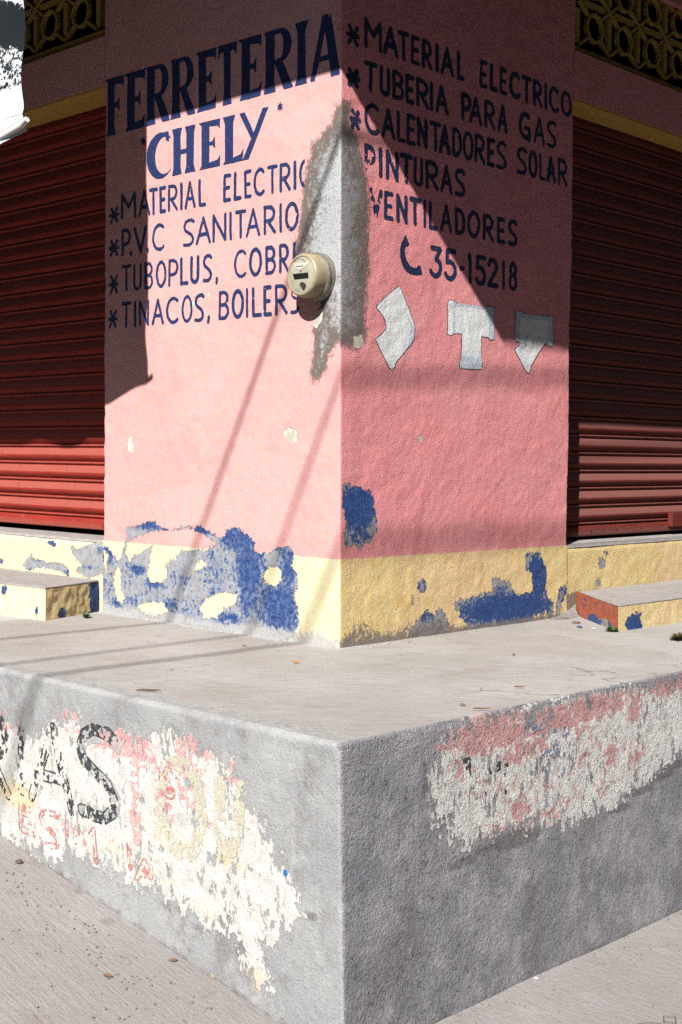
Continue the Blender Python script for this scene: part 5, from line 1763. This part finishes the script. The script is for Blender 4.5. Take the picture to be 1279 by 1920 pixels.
litter('paint_flake', 'blue paint flake lying before the brick-red step end', 'paint flake', (1087, 1178), chipf(.03, .02, .008, .5, 6, 8), m_flat('blue_flake', (.03, .06, .16), (.05, .09, .22)))
litter('stone', 'black stone beside the mortar at the foot of the right step', 'stone', (1081, 1170), chipf(.045, .016, .008, .7, 6, 9), M_TWIG)
litter('pebble', 'dark pebble on the open platform right of the pillar corner', 'pebble', (963, 1230), chipf(.014, .01, .006, .5, 7, 10), M_TWIG)
litter('pebble', 'yellow ochre pebble on the pavement below the painted side', 'pebble', (403, 1844), chipf(.026, .02, .014, .4, 8, 11), m_flat('ochre_pebble', (.55, .38, .16), (.48, .33, .14)), z=-.75)
litter('dead_leaf', 'reddish leaf crumb on the pavement left of the ochre pebble', 'leaf', (201, 1850), chipf(.04, .014, .005, .4, 7, 12), M_LEAF, z=-.7)
litter('dead_leaf', 'brown leaf crumb on the pavement under the mortar fillet', 'leaf', (325, 1822), chipf(.03, .014, .005, .9, 7, 13), M_LEAF, z=-.7)
litter('pebble', 'grey pebble on the pavement close to the left picture edge', 'pebble', (36, 1636), chipf(.03, .018, .01, .9, 7, 14), M_TWIG, z=-.6)
litter('paper_scrap', 'white crumb at the foot of the rough right side of the platform', 'paper', (1005, 1837), chipf(.014, .008, .006, .4, 6, 15), m_flat('white_crumb', (.75, .75, .74), (.7, .7, .68)), z=-.875)

# loose grit swept against the feet of the walls
V, Fq = [], []
rs = random.Random(12)


def crumb(x, y, z, r):
    k = len(V)
    for dx, dy, dz in ((1, 0, 0), (0, 1, 0), (-1, 0, 0), (0, -1, 0), (0, 0, .9)):
        V.append((x + dx * r * rs.uniform(.6, 1.3), y + dy * r * rs.uniform(.6, 1.3), z + dz * r * rs.uniform(.6, 1.2)))
    Fq.extend([(k, k + 1, k + 4), (k + 1, k + 2, k + 4), (k + 2, k + 3, k + 4), (k + 3, k, k + 4)])


for i in range(260):
    t = rs.random()
    w = abs(rs.gauss(0, .05)) + .006
    if i % 2:
        crumb(-1.6 + 1.6 * t, -w, .001, rs.uniform(.0012, .004))
    else:
        crumb(w, 1.45 * t, .001, rs.uniform(.0012, .004))
for i in range(300):
    x = rs.uniform(-.5, 1.25)
    w = abs(rs.gauss(0, .16)) + .10
    y = -1.25 - w
    crumb(x, y, float(ground_z(x)) + .002, rs.uniform(.0012, .0055) * (1.5 if rs.random() < .06 else 1))
for i in range(200):
    y = rs.uniform(-1.2, 1.2)
    crumb(1.255 + abs(rs.gauss(0, .1)), y, -.876, rs.uniform(.0012, .004))
for i in range(220):
    crumb(rs.uniform(-1.4, 1.15), rs.uniform(-1.2, -.05), .003, rs.uniform(.001, .0028))
    crumb(rs.uniform(.05, 1.15), rs.uniform(0, 1.7), .003, rs.uniform(.001, .0028))
grit = new_mesh('grit', V, Fq, m_flat('brown_grit', (.20, .145, .115), (.30, .26, .23), .95, .1, 80), None)
grit['kind'] = 'stuff'

# cover set flush in the pavement, mostly beyond the corner of the picture
pc_ = ground_px(1232, 1945, -.875)
cov = thing('utility_cover', 'concrete utility cover with scored ring in the pavement at the lower right', 'cover', (pc_[0], pc_[1], -.873))
mb = MB()
N = 40
ra, rb_ = .085, .080
for k in range(N):
    a0, a1 = 2 * math.pi * k / N, 2 * math.pi * (k + 1) / N
    mb.add([(ra * math.cos(a0), ra * math.sin(a0), .004), (ra * math.cos(a1), ra * math.sin(a1), .004), (rb_ * math.cos(a1), rb_ * math.sin(a1), .004), (rb_ * math.cos(a0), rb_ * math.sin(a0), .004)], [(0, 1, 2, 3)])
mb.build('scored_ring', M_TWIG, cov, local=True)
q0 = [ground_px(x, y, -.869) for x, y in ((1244, 1905), (1266, 1906), (1268, 1916), (1245, 1915))]
mb = MB()
for i in range(4):
    p0, p1 = q0[i], q0[(i + 1) % 4]
    e = (p1 - p0) / np.linalg.norm(p1 - p0); nrm = np.array([-e[1], e[0], 0]) * .0016
    mb.add([p0 + nrm, p1 + nrm, p1 - nrm, p0 - nrm], [(0, 1, 2, 3)])
mb.build('scored_square', M_TWIG, cov)
